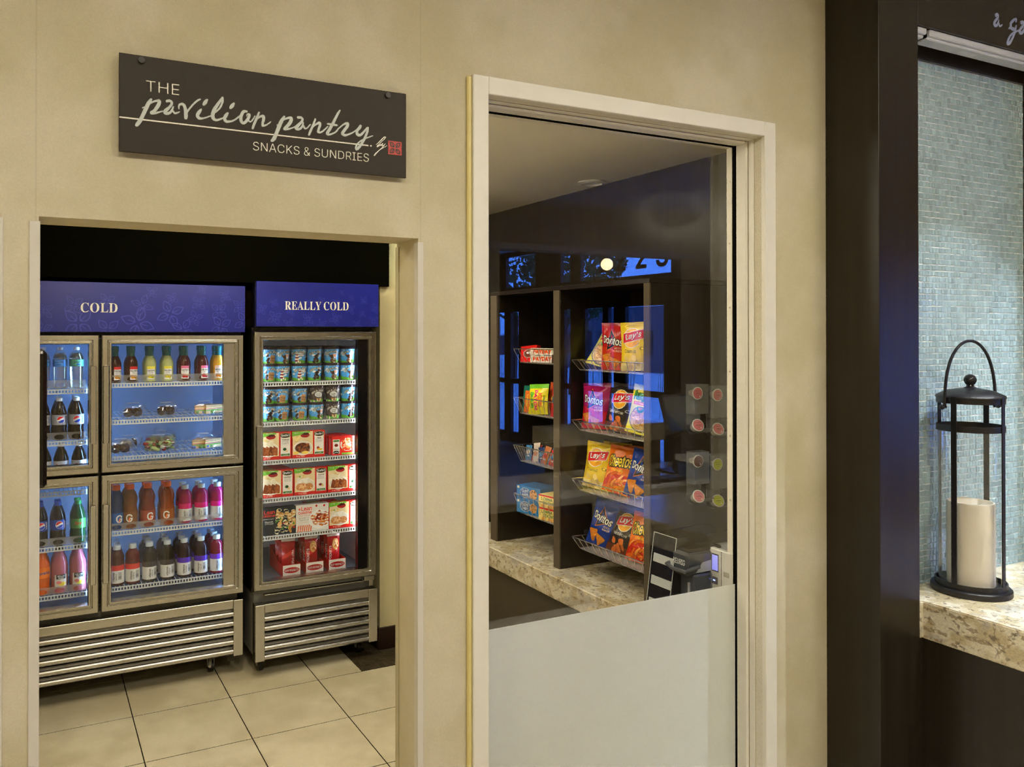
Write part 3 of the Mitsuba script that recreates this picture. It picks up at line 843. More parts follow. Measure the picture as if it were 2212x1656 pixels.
def cabinet(body, x0, x1, y0, y1, z0, z1, liner, floor_z, top_z, bright):
    """hollow black cabinet with a pale liner"""
    k = lin(12, 12, 13)
    b = B(k)
    t = 0.03
    b.box((x0, y0, z0), (x0 + t, y1, z1)).box((x1 - t, y0, z0), (x1, y1, z1)).box((x0 + t, y1 - t, z0), (x1 - t, y1, z1))
    b.box((x0 + t, y0, top_z), (x1 - t, y1 - t, z1)).box((x0 + t, y0 + 0.006, z0), (x1 - t, y1 - t, floor_z))
    put("case", b, "paint_satin", body)
    l = 0.004
    b = B(liner)
    b.box((x0 + t, y0 + 0.002, floor_z), (x0 + t + l, y1 - t, top_z)).box((x1 - t - l, y0 + 0.002, floor_z), (x1 - t, y1 - t, top_z))
    b.box((x0 + t, y1 - t - l, floor_z), (x1 - t, y1 - t, top_z)).box((x0 + t, y0 + 0.002, top_z - l), (x1 - t, y1 - t, top_z))
    b.box((x0 + t, y0 + 0.002, floor_z), (x1 - t, y1 - t, floor_z + l), lin(70, 76, 84))
    put("liner", b, "paint_satin", body)


def led_strip(body, x, y, z0, z1, power, nx=-0.6, ny=0.8):
    """vertical strip lamp behind the door stile, facing into the cabinet"""
    w_ = 0.011
    tx, ty = ny, -nx
    v = [(x - tx * w_, y - ty * w_, z0), (x + tx * w_, y + ty * w_, z0), (x + tx * w_, y + ty * w_, z1), (x - tx * w_, y - ty * w_, z1)]
    n = np.cross(np.subtract(v[1], v[0]), np.subtract(v[2], v[0]))
    f = [[0, 1, 2, 3]] if n[0] * nx + n[1] * ny > 0 else [[0, 3, 2, 1]]
    l = put("lamp", {**shape_of(B().tri(v, f), "paint_matte"), "emitter": {"type": "area", "radiance": rgb(power)}}, None, body)
    b = B(lin(225)).box((x - w_ - 0.002, y - 0.012, z0 - 0.01), (x + w_ + 0.002, y - 0.0135, z1 + 0.01))
    put("lamp_housing", b, "paint_satin", body)


def header_panel(body, x0, x1, z0, z1, y, word, at, capw, caph, flowers, seed):
    h = put("header_panel", B(BLUE).box((x0, y, z0), (x1, y + 0.02, z1), bev=0.001), "paint_satin", body, "blue header panel with pale flower outlines")
    g = np.random.default_rng(seed)
    fr_ = sbox(x0 + 0.001, z0 + 0.001, x1 - 0.001, z1 - 0.001)
    w_ = fit(serif(word), at[0], at[1], at[0] + capw, at[1] + caph)
    m = union_all([aff.translate(aff.rotate(leaf_outline(r, 0.05), g.uniform(-28, 28), origin=(0, 0)), fx, fz) for fx, fz, r in flowers]).intersection(fr_).difference(w_.buffer(0.002))
    fn = lambda a, c: np.column_stack([a, np.full(len(a), y - 0.0004), c])
    put("flower_print", print_on(B(), [(m, PETAL)], fn), "paint_satin", h)
    put("lettering", B(lin(214, 212, 205)).prism(w_, 0.002, tr(0, y, 0) @ FACE_Y), "paint_satin", h, "white serif lettering")


def caster(body, x, y):
    b = B(lin(22)).tube([(x - 0.012, y, 0.032), (x + 0.012, y, 0.032)], 0.032, 16)
    b.box((x - 0.018, y - 0.012, 0.03), (x - 0.014, y + 0.012, 0.085), lin(120)).box((x + 0.014, y - 0.012, 0.03), (x + 0.018, y + 0.012, 0.085), lin(120)).box((x - 0.03, y - 0.03, 0.08), (x + 0.03, y + 0.03, 0.088), lin(120))
    put("caster", b, "paint_satin", body)


YF, YZ = 4.30, 4.20                # door faces of the refrigerator and of the freezer
FRIDGE = thing("refrigerator", "wide black refrigerator with four steel-framed glass doors under a blue COLD header", "refrigerator")
cabinet(FRIDGE, -0.402, 1.008, YF + 0.062, 4.985, 0.42, 1.815, lin(150, 186, 222), 0.452, 1.785, None)
header_panel(FRIDGE, -0.402, 1.012, 1.816, 2.0605, YF - 0.012, "COLD", (0.21, 1.912), 0.168, 0.047,
             [(0.2, 1.861, .085), (.473, 1.862, .087), (.63, 1.91, .076), (.495, 1.951, .058), (.179, 1.948, .053), (.54, 2.017, .036), (.639, 1.987, .036), (.771, 1.967, .045), (.875, 1.926, .052), (.753, 1.888, .045), (.905, 2.005, .037), (.983, 1.953, .045), (.784, 2.039, .031), (.694, 1.828, .067), (.885, 1.845, .064), (.334, 1.827, .067), (.042, 1.826, .053), (.055, 1.916, .045), (1.008, 1.87, .062), (.327, 1.966, .049)], 1)
put("header_box", B(lin(12)).box((-0.402, YF + 0.01, 1.82), (1.008, 4.9, 2.055)), "paint_satin", FRIDGE)
dr_ = cooler_door(FRIDGE, 0.307, 1.008, 1.120, 1.803, YF, right=0.055); pull(dr_, 0.325, 1.268, 1.65, YF)
dr_ = cooler_door(FRIDGE, 0.307, 1.008, 0.433, 1.107, YF, right=0.055); pull(dr_, 0.325, 0.582, 0.966, YF)
dr_ = cooler_door(FRIDGE, -0.398, 0.294, 1.120, 1.803, YF); pull(dr_, 0.267, 1.268, 1.65, YF)
dr_ = cooler_door(FRIDGE, -0.398, 0.294, 0.433, 1.107, YF); pull(dr_, 0.267, 0.582, 0.966, YF)
put("mullion", B(lin(10)).box((0.27, YF + 0.066, 0.45), (0.335, YF + 0.08, 1.79)), "paint_satin", FRIDGE)
put("crossbar", B(lin(10)).box((-0.37, YF + 0.066, 1.095), (0.98, YF + 0.08, 1.132)), "paint_satin", FRIDGE)
g = put("grille", bars(lin(200), (-0.402, YF + 0.005, 0.355, 0.956, YF + 0.05, 0.40), (0.956, YF, 0.105, 1.006, YF + 0.05, 0.40), (-0.402, YF, 0.105, -0.352, YF + 0.05, 0.40)), "steel", FRIDGE)
put("backing", B(lin(120, 118, 114)).box((-0.352, YF + 0.055, 0.10), (0.956, YF + 0.06, 0.36)), "paint_matte", g)
louvers(g, -0.352, 0.956, [0.324, 0.2745, 0.225, 0.1755, 0.126], YF)
put("machine_base", B(lin(110, 110, 108)).box((-0.38, YF + 0.07, 0.10), (0.99, 4.95, 0.42)), "paint_matte", FRIDGE)
for x, y in ((-0.33, YF + 0.12), (0.86, YF + 0.12), (-0.33, 4.85), (0.93, 4.85)):
    caster(FRIDGE, x, y)
put("brake_lever", B(lin(150, 145, 130)).tube([(0.86, YF + 0.1, 0.085), (0.845, YF + 0.055, 0.07), (0.838, YF + 0.03, 0.062)], 0.008, 8), "paint_satin", FRIDGE)
SH = {"top": 1.557, "cake": 1.369, "salad": 1.184, "sport": 0.806, "vita": 0.523}
SHL = {"water": 1.533, "diet": 1.278, "coke": 1.062, "pepsi": 0.760, "lemon": 0.523, "upper": 1.03}
for z in SH.values():
    wire_shelf(FRIDGE, 0.318, 0.972, YF + 0.095, 4.92, z)
for k_, z in SHL.items():
    if k_ != "coke":
        wire_shelf(FRIDGE, -0.365, 0.288, YF + 0.095, 4.92, z)
led_strip(FRIDGE, 0.958, YF + 0.085, 0.50, 1.76, COOLER_LED)
led_strip(FRIDGE, 0.262, YF + 0.09, 0.50, 1.76, COOLER_LED, nx=-0.5, ny=0.86)
led_strip(FRIDGE, -0.355, YF + 0.085, 0.50, 1.76, COOLER_LED, nx=0.6, ny=0.8)

FREEZER = thing("freezer", "narrow black upright freezer with one steel-framed glass door under a blue REALLY COLD header", "freezer")
cabinet(FREEZER, 1.040, 1.728, YZ + 0.062, 4.985, 0.44, 1.84, lin(228, 228, 226), 0.484, 1.80, None)
header_panel(FREEZER, 1.048, 1.736, 1.846, 2.083, YZ - 0.012, "REALLY COLD", (1.199, 1.935), 0.358, 0.046,
             [(1.075, 1.936, .034), (1.144, 1.892, .044), (1.141, 1.969, .027), (1.234, 1.928, .029), (1.327, 1.887, .039), (1.221, 1.86, .036), (1.403, 1.861, .032), (1.482, 1.891, .041), (1.568, 1.943, .034), (1.638, 1.917, .024), (1.648, 1.992, .029), (1.714, 1.948, .032), (1.706, 1.876, .036), (1.608, 1.859, .032), (1.518, 2.033, .02), (1.486, 1.979, .027), (1.049, 1.875, .021), (1.575, 2.007, .018), (1.401, 1.984, .029), (1.326, 1.979, .021)], 2)
put("header_box", B(lin(12)).box((1.046, YZ + 0.01, 1.842), (1.728, YZ + 0.07, 2.079)), "paint_satin", FREEZER)
dr_ = cooler_door(FREEZER, 1.042, 1.725, 0.460, 1.820, YZ, right=0.055, dark=True)
pull(dr_, 1.060, 0.954, 1.327, YZ)
for z in (1.548, 1.332, 1.128, 0.924, 0.722):
    wire_shelf(FREEZER, 1.074, 1.69, YZ + 0.085, 4.92, z)
led_strip(FREEZER, 1.642, YZ + 0.075, 0.55, 1.72, FREEZER_LED, nx=-0.72, ny=0.69)
led_strip(FREEZER, 1.083, YZ + 0.08, 0.55, 1.72, tuple(0.45 * np.array(FREEZER_LED)), nx=0.6, ny=0.8)
g = put("grille", bars(lin(200), (1.097, YZ + 0.005, 0.34, 1.684, YZ + 0.05, 0.385), (1.684, YZ, 0.09, 1.735, YZ + 0.06, 0.385), (1.047, YZ, 0.09, 1.097, YZ + 0.06, 0.385)), "steel", FREEZER)
put("backing", B(lin(120, 118, 114)).box((1.097, YZ + 0.055, 0.09), (1.684, YZ + 0.06, 0.345)), "paint_matte", g)
louvers(g, 1.097, 1.684, [0.307, 0.256, 0.204, 0.153, 0.106], YZ)
put("machine_base", B(lin(110, 110, 108)).box((1.055, YZ + 0.07, 0.10), (1.72, 4.95, 0.44)), "paint_matte", FREEZER)
put("drip_rail", bars(lin(150), (1.10, YZ + 0.02, 0.425, 1.66, YZ + 0.045, 0.432)), "steel", FREEZER)
put("hinge", bars(lin(150), (1.66, YZ + 0.004, 0.432, 1.715, YZ + 0.05, 0.458), (1.69, YZ + 0.01, 0.40, 1.712, YZ + 0.03, 0.433)), "steel", FREEZER)
for x, y in ((1.10, YZ + 0.12), (1.665, YZ + 0.12), (1.10, 4.85), (1.665, 4.85)):
    caster(FREEZER, x, y)

# ------------------------------------------------------------------ drinks
def cyl(r, z0=0.0, off=0.0005):
    """(x along the girth from the front, y up) -> a cylinder standing at the origin, front towards -Y"""
    def fn(x, y):
        a = x / r
        return np.column_stack([(r + off) * np.sin(a), -(r + off) * np.cos(a), z0 + y])
    return fn


def wrap(b, layers, r, z0=0.0, rr=None):
    xs = np.arange(-3.2 * r, 3.2 * r, 0.32 * r)
    return print_on(b, art(layers), cyl(r, z0), xs=xs)


def rect(x0, y0, x1, y1):
    return sbox(x0, y0, x1, y1)


def band(r, z0, z1):
    return sbox(-math.pi * r, z0, math.pi * r, z1)


def at_(g, x, y, h=None, rotd=0):
    if rotd:
        g = aff.rotate(g, rotd, origin=(0, 0))
    a = g.bounds
    return aff.translate(g, x - (a[0] + a[2]) / 2, y - (a[1] + a[3]) / 2)


WHITE_ = lin(228, 230, 232)
BLK = lin(12, 12, 14)
CLEARBACK = lin(150, 180, 200)


def b_juice(liquid, accent, fruit):
    d, lb, cp = B(liquid), B(), B()
    d.lathe([(0, 0), (0.026, 0.0), (0.0305, 0.004), (0.031, 0.02), (0.0295, 0.05), (0.031, 0.08), (0.0305, 0.098), (0.025, 0.118), (0.0165, 0.136), (0.0135, 0.15), (0.0135, 0.166)], 20)
    cp.lathe([(0.0145, 0.128), (0.0165, 0.132), (0.0165, 0.158), (0.0185, 0.160), (0.0185, 0.184), (0.0165, 0.187), (0, 0.187)], 20, col=lin(22, 96, 92))
    r = 0.0312
    lab = rect(-0.021, 0.014, 0.021, 0.082)
    lay = [(lab, lin(232, 234, 240)), (rect(-0.021, 0.068, 0.021, 0.082), accent), (at_(txt("nectars", 0.008, True), 0, 0.060), lin(40, 40, 60)),
           (at_(txt("juice", 0.006), 0, 0.050), lin(60, 60, 80)), (ell(-0.006, 0.03, 0.011, 0.010), fruit), (ell(0.008, 0.026, 0.008, 0.008), np.clip(np.array(fruit) * 0.7, 0, 1)), (ell(0.011, 0.036, 0.005, 0.005), lin(230, 200, 60))]
    wrap(lb, lay, r)
    return [("body", d, "drink"), ("cap", cp, "plastic_gloss"), ("label", lb, "foil_gloss")]


def b_vita(liquid, bandc):
    d, lb, cp = B(liquid), B(), B(lin(196, 212, 226))
    d.lathe([(0, 0), (0.031, 0), (0.0355, 0.004), (0.036, 0.02), (0.036, 0.11), (0.0365, 0.118), (0.0345, 0.130), (0.036, 0.142), (0.031, 0.160), (0.019, 0.174), (0.0155, 0.178), (0.0155, 0.186)], 20)
    cp.lathe([(0.0195, 0.179), (0.0195, 0.199), (0.0175, 0.202), (0, 0.202)], 20)
    r = 0.0363
    lay = [(band(r, 0.014, 0.092), lin(222, 226, 232)), (band(r, 0.078, 0.105), bandc), (at_(txt("vitamin", 0.010, True), -0.012, 0.046, rotd=90), BLK),
           (at_(txt("water", 0.010), 0.0, 0.046, rotd=90), lin(60)), (rect(0.010, 0.03, 0.028, 0.07), lin(170, 175, 180)), (rect(0.012, 0.036, 0.026, 0.050), lin(120, 124, 130))]
    wrap(lb, lay, r)
    return [("body", d, "drink"), ("cap", cp, "plastic_gloss"), ("label", lb, "foil_gloss")]


def b_sport(liquid, labc):
    d, lb, cp = B(liquid), B(), B(lin(226, 92, 24))
    d.lathe([(0, 0), (0.032, 0), (0.037, 0.005), (0.0375, 0.03), (0.0365, 0.095), (0.0335, 0.108), (0.033, 0.125), (0.0365, 0.140), (0.036, 0.160), (0.029, 0.182), (0.0195, 0.196), (0.0165, 0.204)], 20)
    cp.lathe([(0.0205, 0.200), (0.0205, 0.222), (0.0185, 0.227), (0, 0.228)], 20)
    r = 0.0378
    bolt = Polygon([(-0.004, 0.028), (0.006, 0.052), (0.002, 0.052), (0.007, 0.074), (-0.005, 0.048), (0.0, 0.048)])
    lay = [(band(r, 0.030, 0.088), labc), (at_(txt("G", 0.036, True), 0, 0.058), WHITE_), (bolt, lin(235, 110, 30))]
    wrap(lb, lay, r)
    return [("body", d, "drink"), ("cap", cp, "plastic_gloss"), ("label", lb, "foil_gloss")]


def b_soda(liquid, capc, lay_fn, h=0.212, bulge=0.0):
    d, lb, cp = B(liquid), B(), B(capc)
    s = h / 0.212
    d.lathe([(0, 0.004), (0.02, 0), (0.033, 0.004), (0.036, 0.014), (0.0355, 0.045), (0.033, 0.058), (0.0352, 0.074), (0.0352, 0.128 * s), (0.034, 0.14 * s), (0.025, 0.168 * s), (0.0155, 0.188 * s), (0.0132, 0.194 * s)], 20)
    cp.lathe([(0.0155, 0.194 * s), (0.0155, 0.209 * s), (0.0138, 0.212 * s), (0, 0.212 * s)], 20)
    wrap(lb, lay_fn(0.0355), 0.0355)
    return [("body", d, "drink"), ("cap", cp, "plastic_gloss"), ("label", lb, "foil_gloss")]


def globe(x, y, r):
    c = Point(x, y).buffer(r, quad_segs=8)
    t = np.linspace(-1, 1, 13)
    wave = [(x + a * r * 1.1, y + r * (0.10 + 0.30 * math.sin(a * 2.2 + 0.3)) + 0.13 * r) for a in t] + [(x + a * r * 1.1, y + r * (-0.16 + 0.26 * math.sin(a * 2.2 + 0.1)) - 0.10 * r) for a in t[::-1]]
    wv = Polygon(wave).buffer(0).intersection(c)
    top = c.intersection(Polygon([(x + a * r * 1.1, y + r * (0.10 + 0.30 * math.sin(a * 2.2 + 0.3)) + 0.13 * r) for a in t] + [(x + 2 * r, y + 2 * r), (x - 2 * r, y + 2 * r)]).buffer(0))
    return [(c.buffer(r * 0.1), WHITE_), (c, lin(20, 60, 170)), (top, lin(214, 36, 44)), (wv, WHITE_)]


def l_cola(base):
    def fn(r):
        return [(band(r, 0.078, 0.128), base)] + globe(-0.001, 0.104, 0.0165) + [(at_(txt("pepsi", 0.010, True), 0.026, 0.104, rotd=90), WHITE_ if base[2] > base[0] * 1.5 else lin(30, 60, 150))]
    return fn


def l_word(base, word, wc, h=0.012, z0=0.078, z1=0.126, extra=()):
    return lambda r: [(band(r, z0, z1), base)] + [(g(r), c) for g, c in extra] + [(at_(txt(word, h, True), 0, (z0 + z1) / 2), wc)]


def b_lemon(liquid, capc, lay_fn):
    d, lb, cp = B(liquid), B(), B(capc)
    d.lathe([(0, 0), (0.033, 0), (0.038, 0.005), (0.0385, 0.02), (0.037, 0.045), (0.0385, 0.07), (0.0385, 0.10), (0.039, 0.125), (0.036, 0.150), (0.024, 0.182), (0.0165, 0.202), (0.0145, 0.208)], 20)
    cp.lathe([(0.0172, 0.207), (0.0172, 0.223), (0.0155, 0.226), (0, 0.226)], 20)
    wrap(lb, lay_fn(0.0388), 0.0388)
    return [("body", d, "drink"), ("cap", cp, "plastic_gloss"), ("label", lb, "foil_gloss")]


def b_water(labc):
    d, lb, cp = B(), B(), B(lin(225, 235, 245))
    pr = [(0, 0.003), (0.022, 0), (0.0315, 0.004), (0.032, 0.012)]
    for i in range(5):
        z = 0.018 + i * 0.019
        pr += [(0.032, z), (0.0305, z + 0.008), (0.032, z + 0.016)]
    pr += [(0.0325, 0.118), (0.0325, 0.150), (0.031, 0.162), (0.022, 0.182), (0.013, 0.193), (0.0125, 0.200)]
    d.lathe(pr, 20)
    cp.lathe([(0.0148, 0.194), (0.0148, 0.206), (0.0135, 0.208), (0, 0.208)], 18)
    r = 0.0327
    lay = [(band(r, 0.112, 0.146), labc), (rect(-0.018, 0.118, 0.018, 0.142), np.clip(np.array(labc) * 1.7, 0, 0.8)), (at_(txt("pure life", 0.008, True), 0, 0.133), lin(20, 40, 90)), (ell(0, 0.122, 0.014, 0.003), lin(40, 90, 170))]
    wrap(lb, lay, r)
    # the water inside, drawn as the inner surface of a solid body of water
    wt = B().lathe([(0, 0.004), (0.0205, 0.002), (0.0298, 0.006), (0.0298, 0.118), (0.0308, 0.150), (0.0295, 0.161), (0.021, 0.178), (0, 0.1785)], 20)
    return [("body", d, "clear_plastic"), ("water", wt, "water"), ("cap", cp, "plastic_gloss"), ("label", lb, "foil_gloss")]


mat("water", {"type": "dielectric", "int_ior": 1.33}, two=False)
_PROTO = {}
def stand(kind, name, parts, xyz, label, cat, group, turn=0.0):
    """the first of a kind builds its parts; the rest share them under their own keys"""
    key = thing(name, label, cat, group)
    m = tr(*xyz) @ rotz(turn)
    if kind not in _PROTO:
        got = parts() if callable(parts) else parts
        cnt, dicts = {}, []
        for n_, b_, mt in got:
            c = cnt.get(n_, 0); cnt[n_] = c + 1
            up, _, leafn = n_.rpartition("/")
            dicts.append(((n_.replace("/", "__") + (f"_{c:03d}" if c else "")), shape_of(b_, mt)))
        _PROTO[kind] = dicts
    for n_, d_ in _PROTO[kind]:
        scene[f"{key}__{n_}"] = {**d_, "to_world": T4(m)}
    return key


RED_J, LEMON_J, CHERRY_J, ORANGE_J = lin(44, 9, 14), lin(168, 176, 116), lin(62, 11, 18), lin(206, 150, 34)
JUICES = [(RED_J, lin(200, 40, 50), lin(220, 150, 40), "dark red"), (RED_J, lin(200, 40, 50), lin(220, 150, 40), "dark red"), (LEMON_J, lin(230, 222, 80), lin(226, 214, 40), "pale yellow"),
          (LEMON_J, lin(230, 222, 80), lin(226, 214, 40), "pale yellow"), (CHERRY_J, lin(230, 120, 170), lin(190, 24, 48), "cherry red"), (CHERRY_J, lin(230, 120, 170), lin(190, 24, 48), "cherry red"), (ORANGE_J, lin(240, 210, 190), lin(240, 140, 30), "orange yellow")]
XJ = (0.379, 0.459, 0.551, 0.637, 0.725, 0.818, 0.901)
for row in range(2):
    for i, (x, j) in enumerate(zip(XJ, JUICES)):
        w_ = "front" if row == 0 else "second"
        stand(f"juice{j[3]}", "juice_bottle", lambda j=j: b_juice(j[0], j[1], j[2]), (x, YF + 0.135 + row * 0.075, SH["top"]),
              f"{j[3]} juice bottle with green cap, {ORD[i]} from left in {w_} row on top shelf", "bottle", "juice bottles on the top shelf", RNG.uniform(-0.15, 0.45))
BLUE_S, AMBER_S, REDOR_S = lin(12, 46, 92), lin(108, 58, 14), lin(108, 30, 16)
PINK_V, MAG_V = lin(146, 22, 72), lin(166, 22, 84)
XA = (0.386, 0.454, 0.541, 0.638, 0.73, 0.814, 0.898)
SPORT = [("sportblue", b_sport, (BLUE_S, lin(30, 90, 160)), "blue sports drink"), ("sportamber", b_sport, (AMBER_S, lin(120, 74, 30)), "amber sports drink"), ("sportred", b_sport, (REDOR_S, lin(150, 60, 40)), "red orange sports drink"),
         ("sportor", b_sport, (lin(132, 54, 12), lin(150, 80, 30)), "orange sports drink"), ("vpink", b_vita, (PINK_V, lin(204, 30, 110)), "pink vitamin drink"), ("vpink", b_vita, (PINK_V, lin(204, 30, 110)), "pink vitamin drink"), ("vmag", b_vita, (MAG_V, lin(220, 24, 140)), "bright magenta vitamin drink")]
for row in range(2):
    for i, (x, s) in enumerate(zip(XA, SPORT)):
        stand(s[0], "drink_bottle", lambda s=s: s[1](*s[2]), (x, YF + 0.14 + row * 0.083, SH["sport"]),
              f"{s[3]} bottle, {ORD[i]} from left in {('front', 'second')[row]} row on lower door's upper shelf", "bottle", "sports and vitamin drinks on the lower door's upper shelf", RNG.uniform(-0.3, 0.7))
XB = (0.391, 0.467, 0.549, 0.639, 0.725, 0.812, 0.894)
VITA = [("v1", (lin(56, 9, 13), lin(200, 50, 50)), "deep red"), ("v2", (lin(80, 11, 15), lin(206, 56, 50)), "red"), ("v3", (lin(9, 5, 6), lin(56, 53, 56)), "black"), ("v3", (lin(9, 5, 6), lin(56, 53, 56)), "black"),
        ("v5", (lin(28, 7, 24), lin(80, 44, 180)), "dark purple"), ("v5", (lin(28, 7, 24), lin(80, 44, 180)), "dark purple"), ("v7", (lin(104, 11, 36), lin(110, 50, 200)), "crimson")]
for row in range(3):
    for i, (x, s) in enumerate(zip(XB, VITA)):
        if i == 1 and row:
            continue
        stand(s[0], "vitamin_drink_bottle", lambda s=s: b_vita(*s[1]), (x, YF + 0.14 + row * 0.078, SH["vita"]),
              f"{s[2]} vitamin drink bottle, {ORD[i]} from left in {('front', 'second', 'third')[row]} row on bottom shelf", "bottle", "vitamin drinks on the bottom shelf", RNG.uniform(-0.2, 0.6))
# left-hand doors
for row in range(2):
    for i, x in enumerate((0.047, 0.124, 0.199)):
        stand(("w1", "w1", "w2")[i], "water_bottle", lambda i=i: b_water(lin(60, 120, 190) if i < 2 else lin(70, 140, 110)), (x, YF + 0.135 + row * 0.075, SHL["water"]),
              f"clear water bottle, {ORD[i]} from left in {('front', 'second')[row]} row behind left upper door", "bottle", "water bottles behind the left upper door", RNG.uniform(-0.3, 0.5))
for row in range(3):
    for i, x in enumerate((0.045, 0.121, 0.199)):
        stand("diet", "cola_bottle", lambda: b_soda(lin(9, 4, 3), lin(200, 206, 212), l_cola(lin(150, 152, 156))), (x, YF + 0.135 + row * 0.078, SHL["diet"]),
              f"dark cola bottle with silver label, {ORD[i]} from left, {('front', 'second', 'third')[row]} row of middle shelf", "bottle", "silver-label cola bottles on the middle shelf", 0.12 + RNG.uniform(-0.15, 0.2))
coke = lambda lc: (lambda: b_soda(lin(10, 5, 4), lin(205, 206, 210), l_word(lin(196, 198, 204), "Coke", lin(190, 20, 30), 0.016)))
for i, x in enumerate((0.052, 0.129, 0.211)):
    stand("coke", "cola_bottle", coke(0), (x, YF + 0.135, SHL["upper"] + 0.022), f"cola bottle with pale label standing low behind left upper door, {ORD[i]} from left", "bottle", "pale-label cola bottles", RNG.uniform(-0.2, 0.3))
for row in range(2):
    for i, x in enumerate((0.035, 0.116)):
        stand("pepsi", "cola_bottle", lambda: b_soda(lin(8, 4, 3), lin(34, 70, 150), l_cola(lin(24, 62, 150))), (x, YF + 0.135 + row * 0.078, SHL["pepsi"]),
              f"cola bottle with blue label, {ORD[i]} from left in {('front', 'second')[row]} row behind left lower door", "bottle", "blue-label cola bottles", 0.2)
    stand("ale", "soda_bottle", lambda: b_soda(lin(13, 54, 27), lin(30, 110, 50), l_word(lin(70, 130, 60), "Dry", lin(200, 40, 40), 0.014)), (0.208, YF + 0.135 + row * 0.078, SHL["pepsi"]),
          f"green soda bottle beside blue-label cola bottles, {('front', 'back')[row]} one", "bottle", "green soda bottles")
    stand("orange", "soda_bottle", lambda: b_lemon(lin(206, 86, 12), lin(30, 60, 160), l_word(lin(236, 120, 20), "Sunkist", lin(20, 44, 120), 0.013, 0.085, 0.135)), (0.043, YF + 0.14 + row * 0.083, SHL["lemon"]),
          f"orange soda bottle with blue cap on the left bottom shelf, {('front', 'back')[row]} one", "bottle", "orange soda bottles", 0.25)
    for i, x in enumerate((0.123, 0.209)):
        stand("pinklemon", "lemonade_bottle", lambda: b_lemon(lin(164, 84, 92), BLK, lambda r: [(rect(-0.030, 0.034, 0.030, 0.094), lin(226, 220, 214)), (rect(-0.022, 0.072, 0.022, 0.094), BLK),
              (at_(txt("Minute", 0.0075, True), 0, 0.087), WHITE_), (at_(txt("Maid", 0.0075, True), 0, 0.078), WHITE_), (ell(0.006, 0.048, 0.018, 0.010), lin(236, 210, 70)), (ell(-0.01, 0.056, 0.012, 0.008), lin(226, 130, 130))]),
              (x, YF + 0.14 + row * 0.083, SHL["lemon"]), f"pink lemonade bottle with black cap, {ORD[i]} from left in {('front', 'second')[row]} row", "bottle", "pink lemonade bottles", RNG.uniform(-0.05, 0.25))

# clear rails that hold the bottles in lanes
def lane_rail(parent, x0, x1, xs, y, z, h=0.040):
    g_ = sbox(x0, 0.004, x1, h)
    cut = union_all([ell(x, h * 0.47, 0.024, h * 0.30) for x in xs])
    put("lane_rail", B(lin(215, 225, 232)).prism(g_.difference(cut), 0.0016, tr(0, y, z) @ FACE_Y), "milky_plastic", parent)
lane_rail(FRIDGE, 0.345, 0.948, XJ, YF + 0.100, SH["top"])
lane_rail(FRIDGE, 0.345, 0.948, XA, YF + 0.098, SH["sport"], 0.038)
lane_rail(FRIDGE, -0.3, 0.24, (-0.03, 0.047, 0.124, 0.199), YF + 0.100, SHL["water"], 0.045)
lane_rail(FRIDGE, -0.3, 0.24, (-0.03, 0.045, 0.121, 0.199), YF + 0.098, SHL["diet"], 0.042)
lane_rail(FRIDGE, -0.3, 0.24, (-0.05, 0.035, 0.116, 0.208), YF + 0.098, SHL["pepsi"], 0.042)
lane_rail(FRIDGE, -0.3, 0.24, (-0.04, 0.043, 0.123, 0.209), YF + 0.098, SHL["lemon"], 0.04)

# clear clamshell boxes with cakes, salads and a sandwich
def rring(hw, hd, z, n=28, p=5.0):
    a = np.arange(n) * 2 * np.pi / n
    c, s = np.cos(a), np.sin(a)
    k = (np.abs(c) ** p + np.abs(s) ** p) ** (-1 / p)
    return np.column_stack([hw * c * k, hd * s * k, np.full(n, z)])


def loft(b, rings, col=None, cap=True):
    n = len(rings[0])
    for p, q in zip(rings[:-1], rings[1:]):
        i = np.arange(n); j = (i + 1) % n
        b.tri(np.vstack([p, q]), np.stack([i, j, n + j, n + i], 1), col)
    if cap:
        for r_, flip in ((rings[0], True), (rings[-1], False)):
            c = r_.mean(0)
            i = np.arange(n); j = (i + 1) % n
            f = np.stack([np.full(n, n), i, j], 1)
            b.tri(np.vstack([r_, c]), f[:, ::-1] if flip else f, col)
    return b


def lump(b, at, rad, col, seed, n=2):
    m = trimesh.creation.icosphere(n, 1.0)
    v = m.vertices
    d = 1 + 0.35 * (meshkit.noise(v * 2.3 + seed * 7.1) - 0.5)
    return b.tri(v * d[:, None] * np.asarray(rad) + np.asarray(at), m.faces, col)


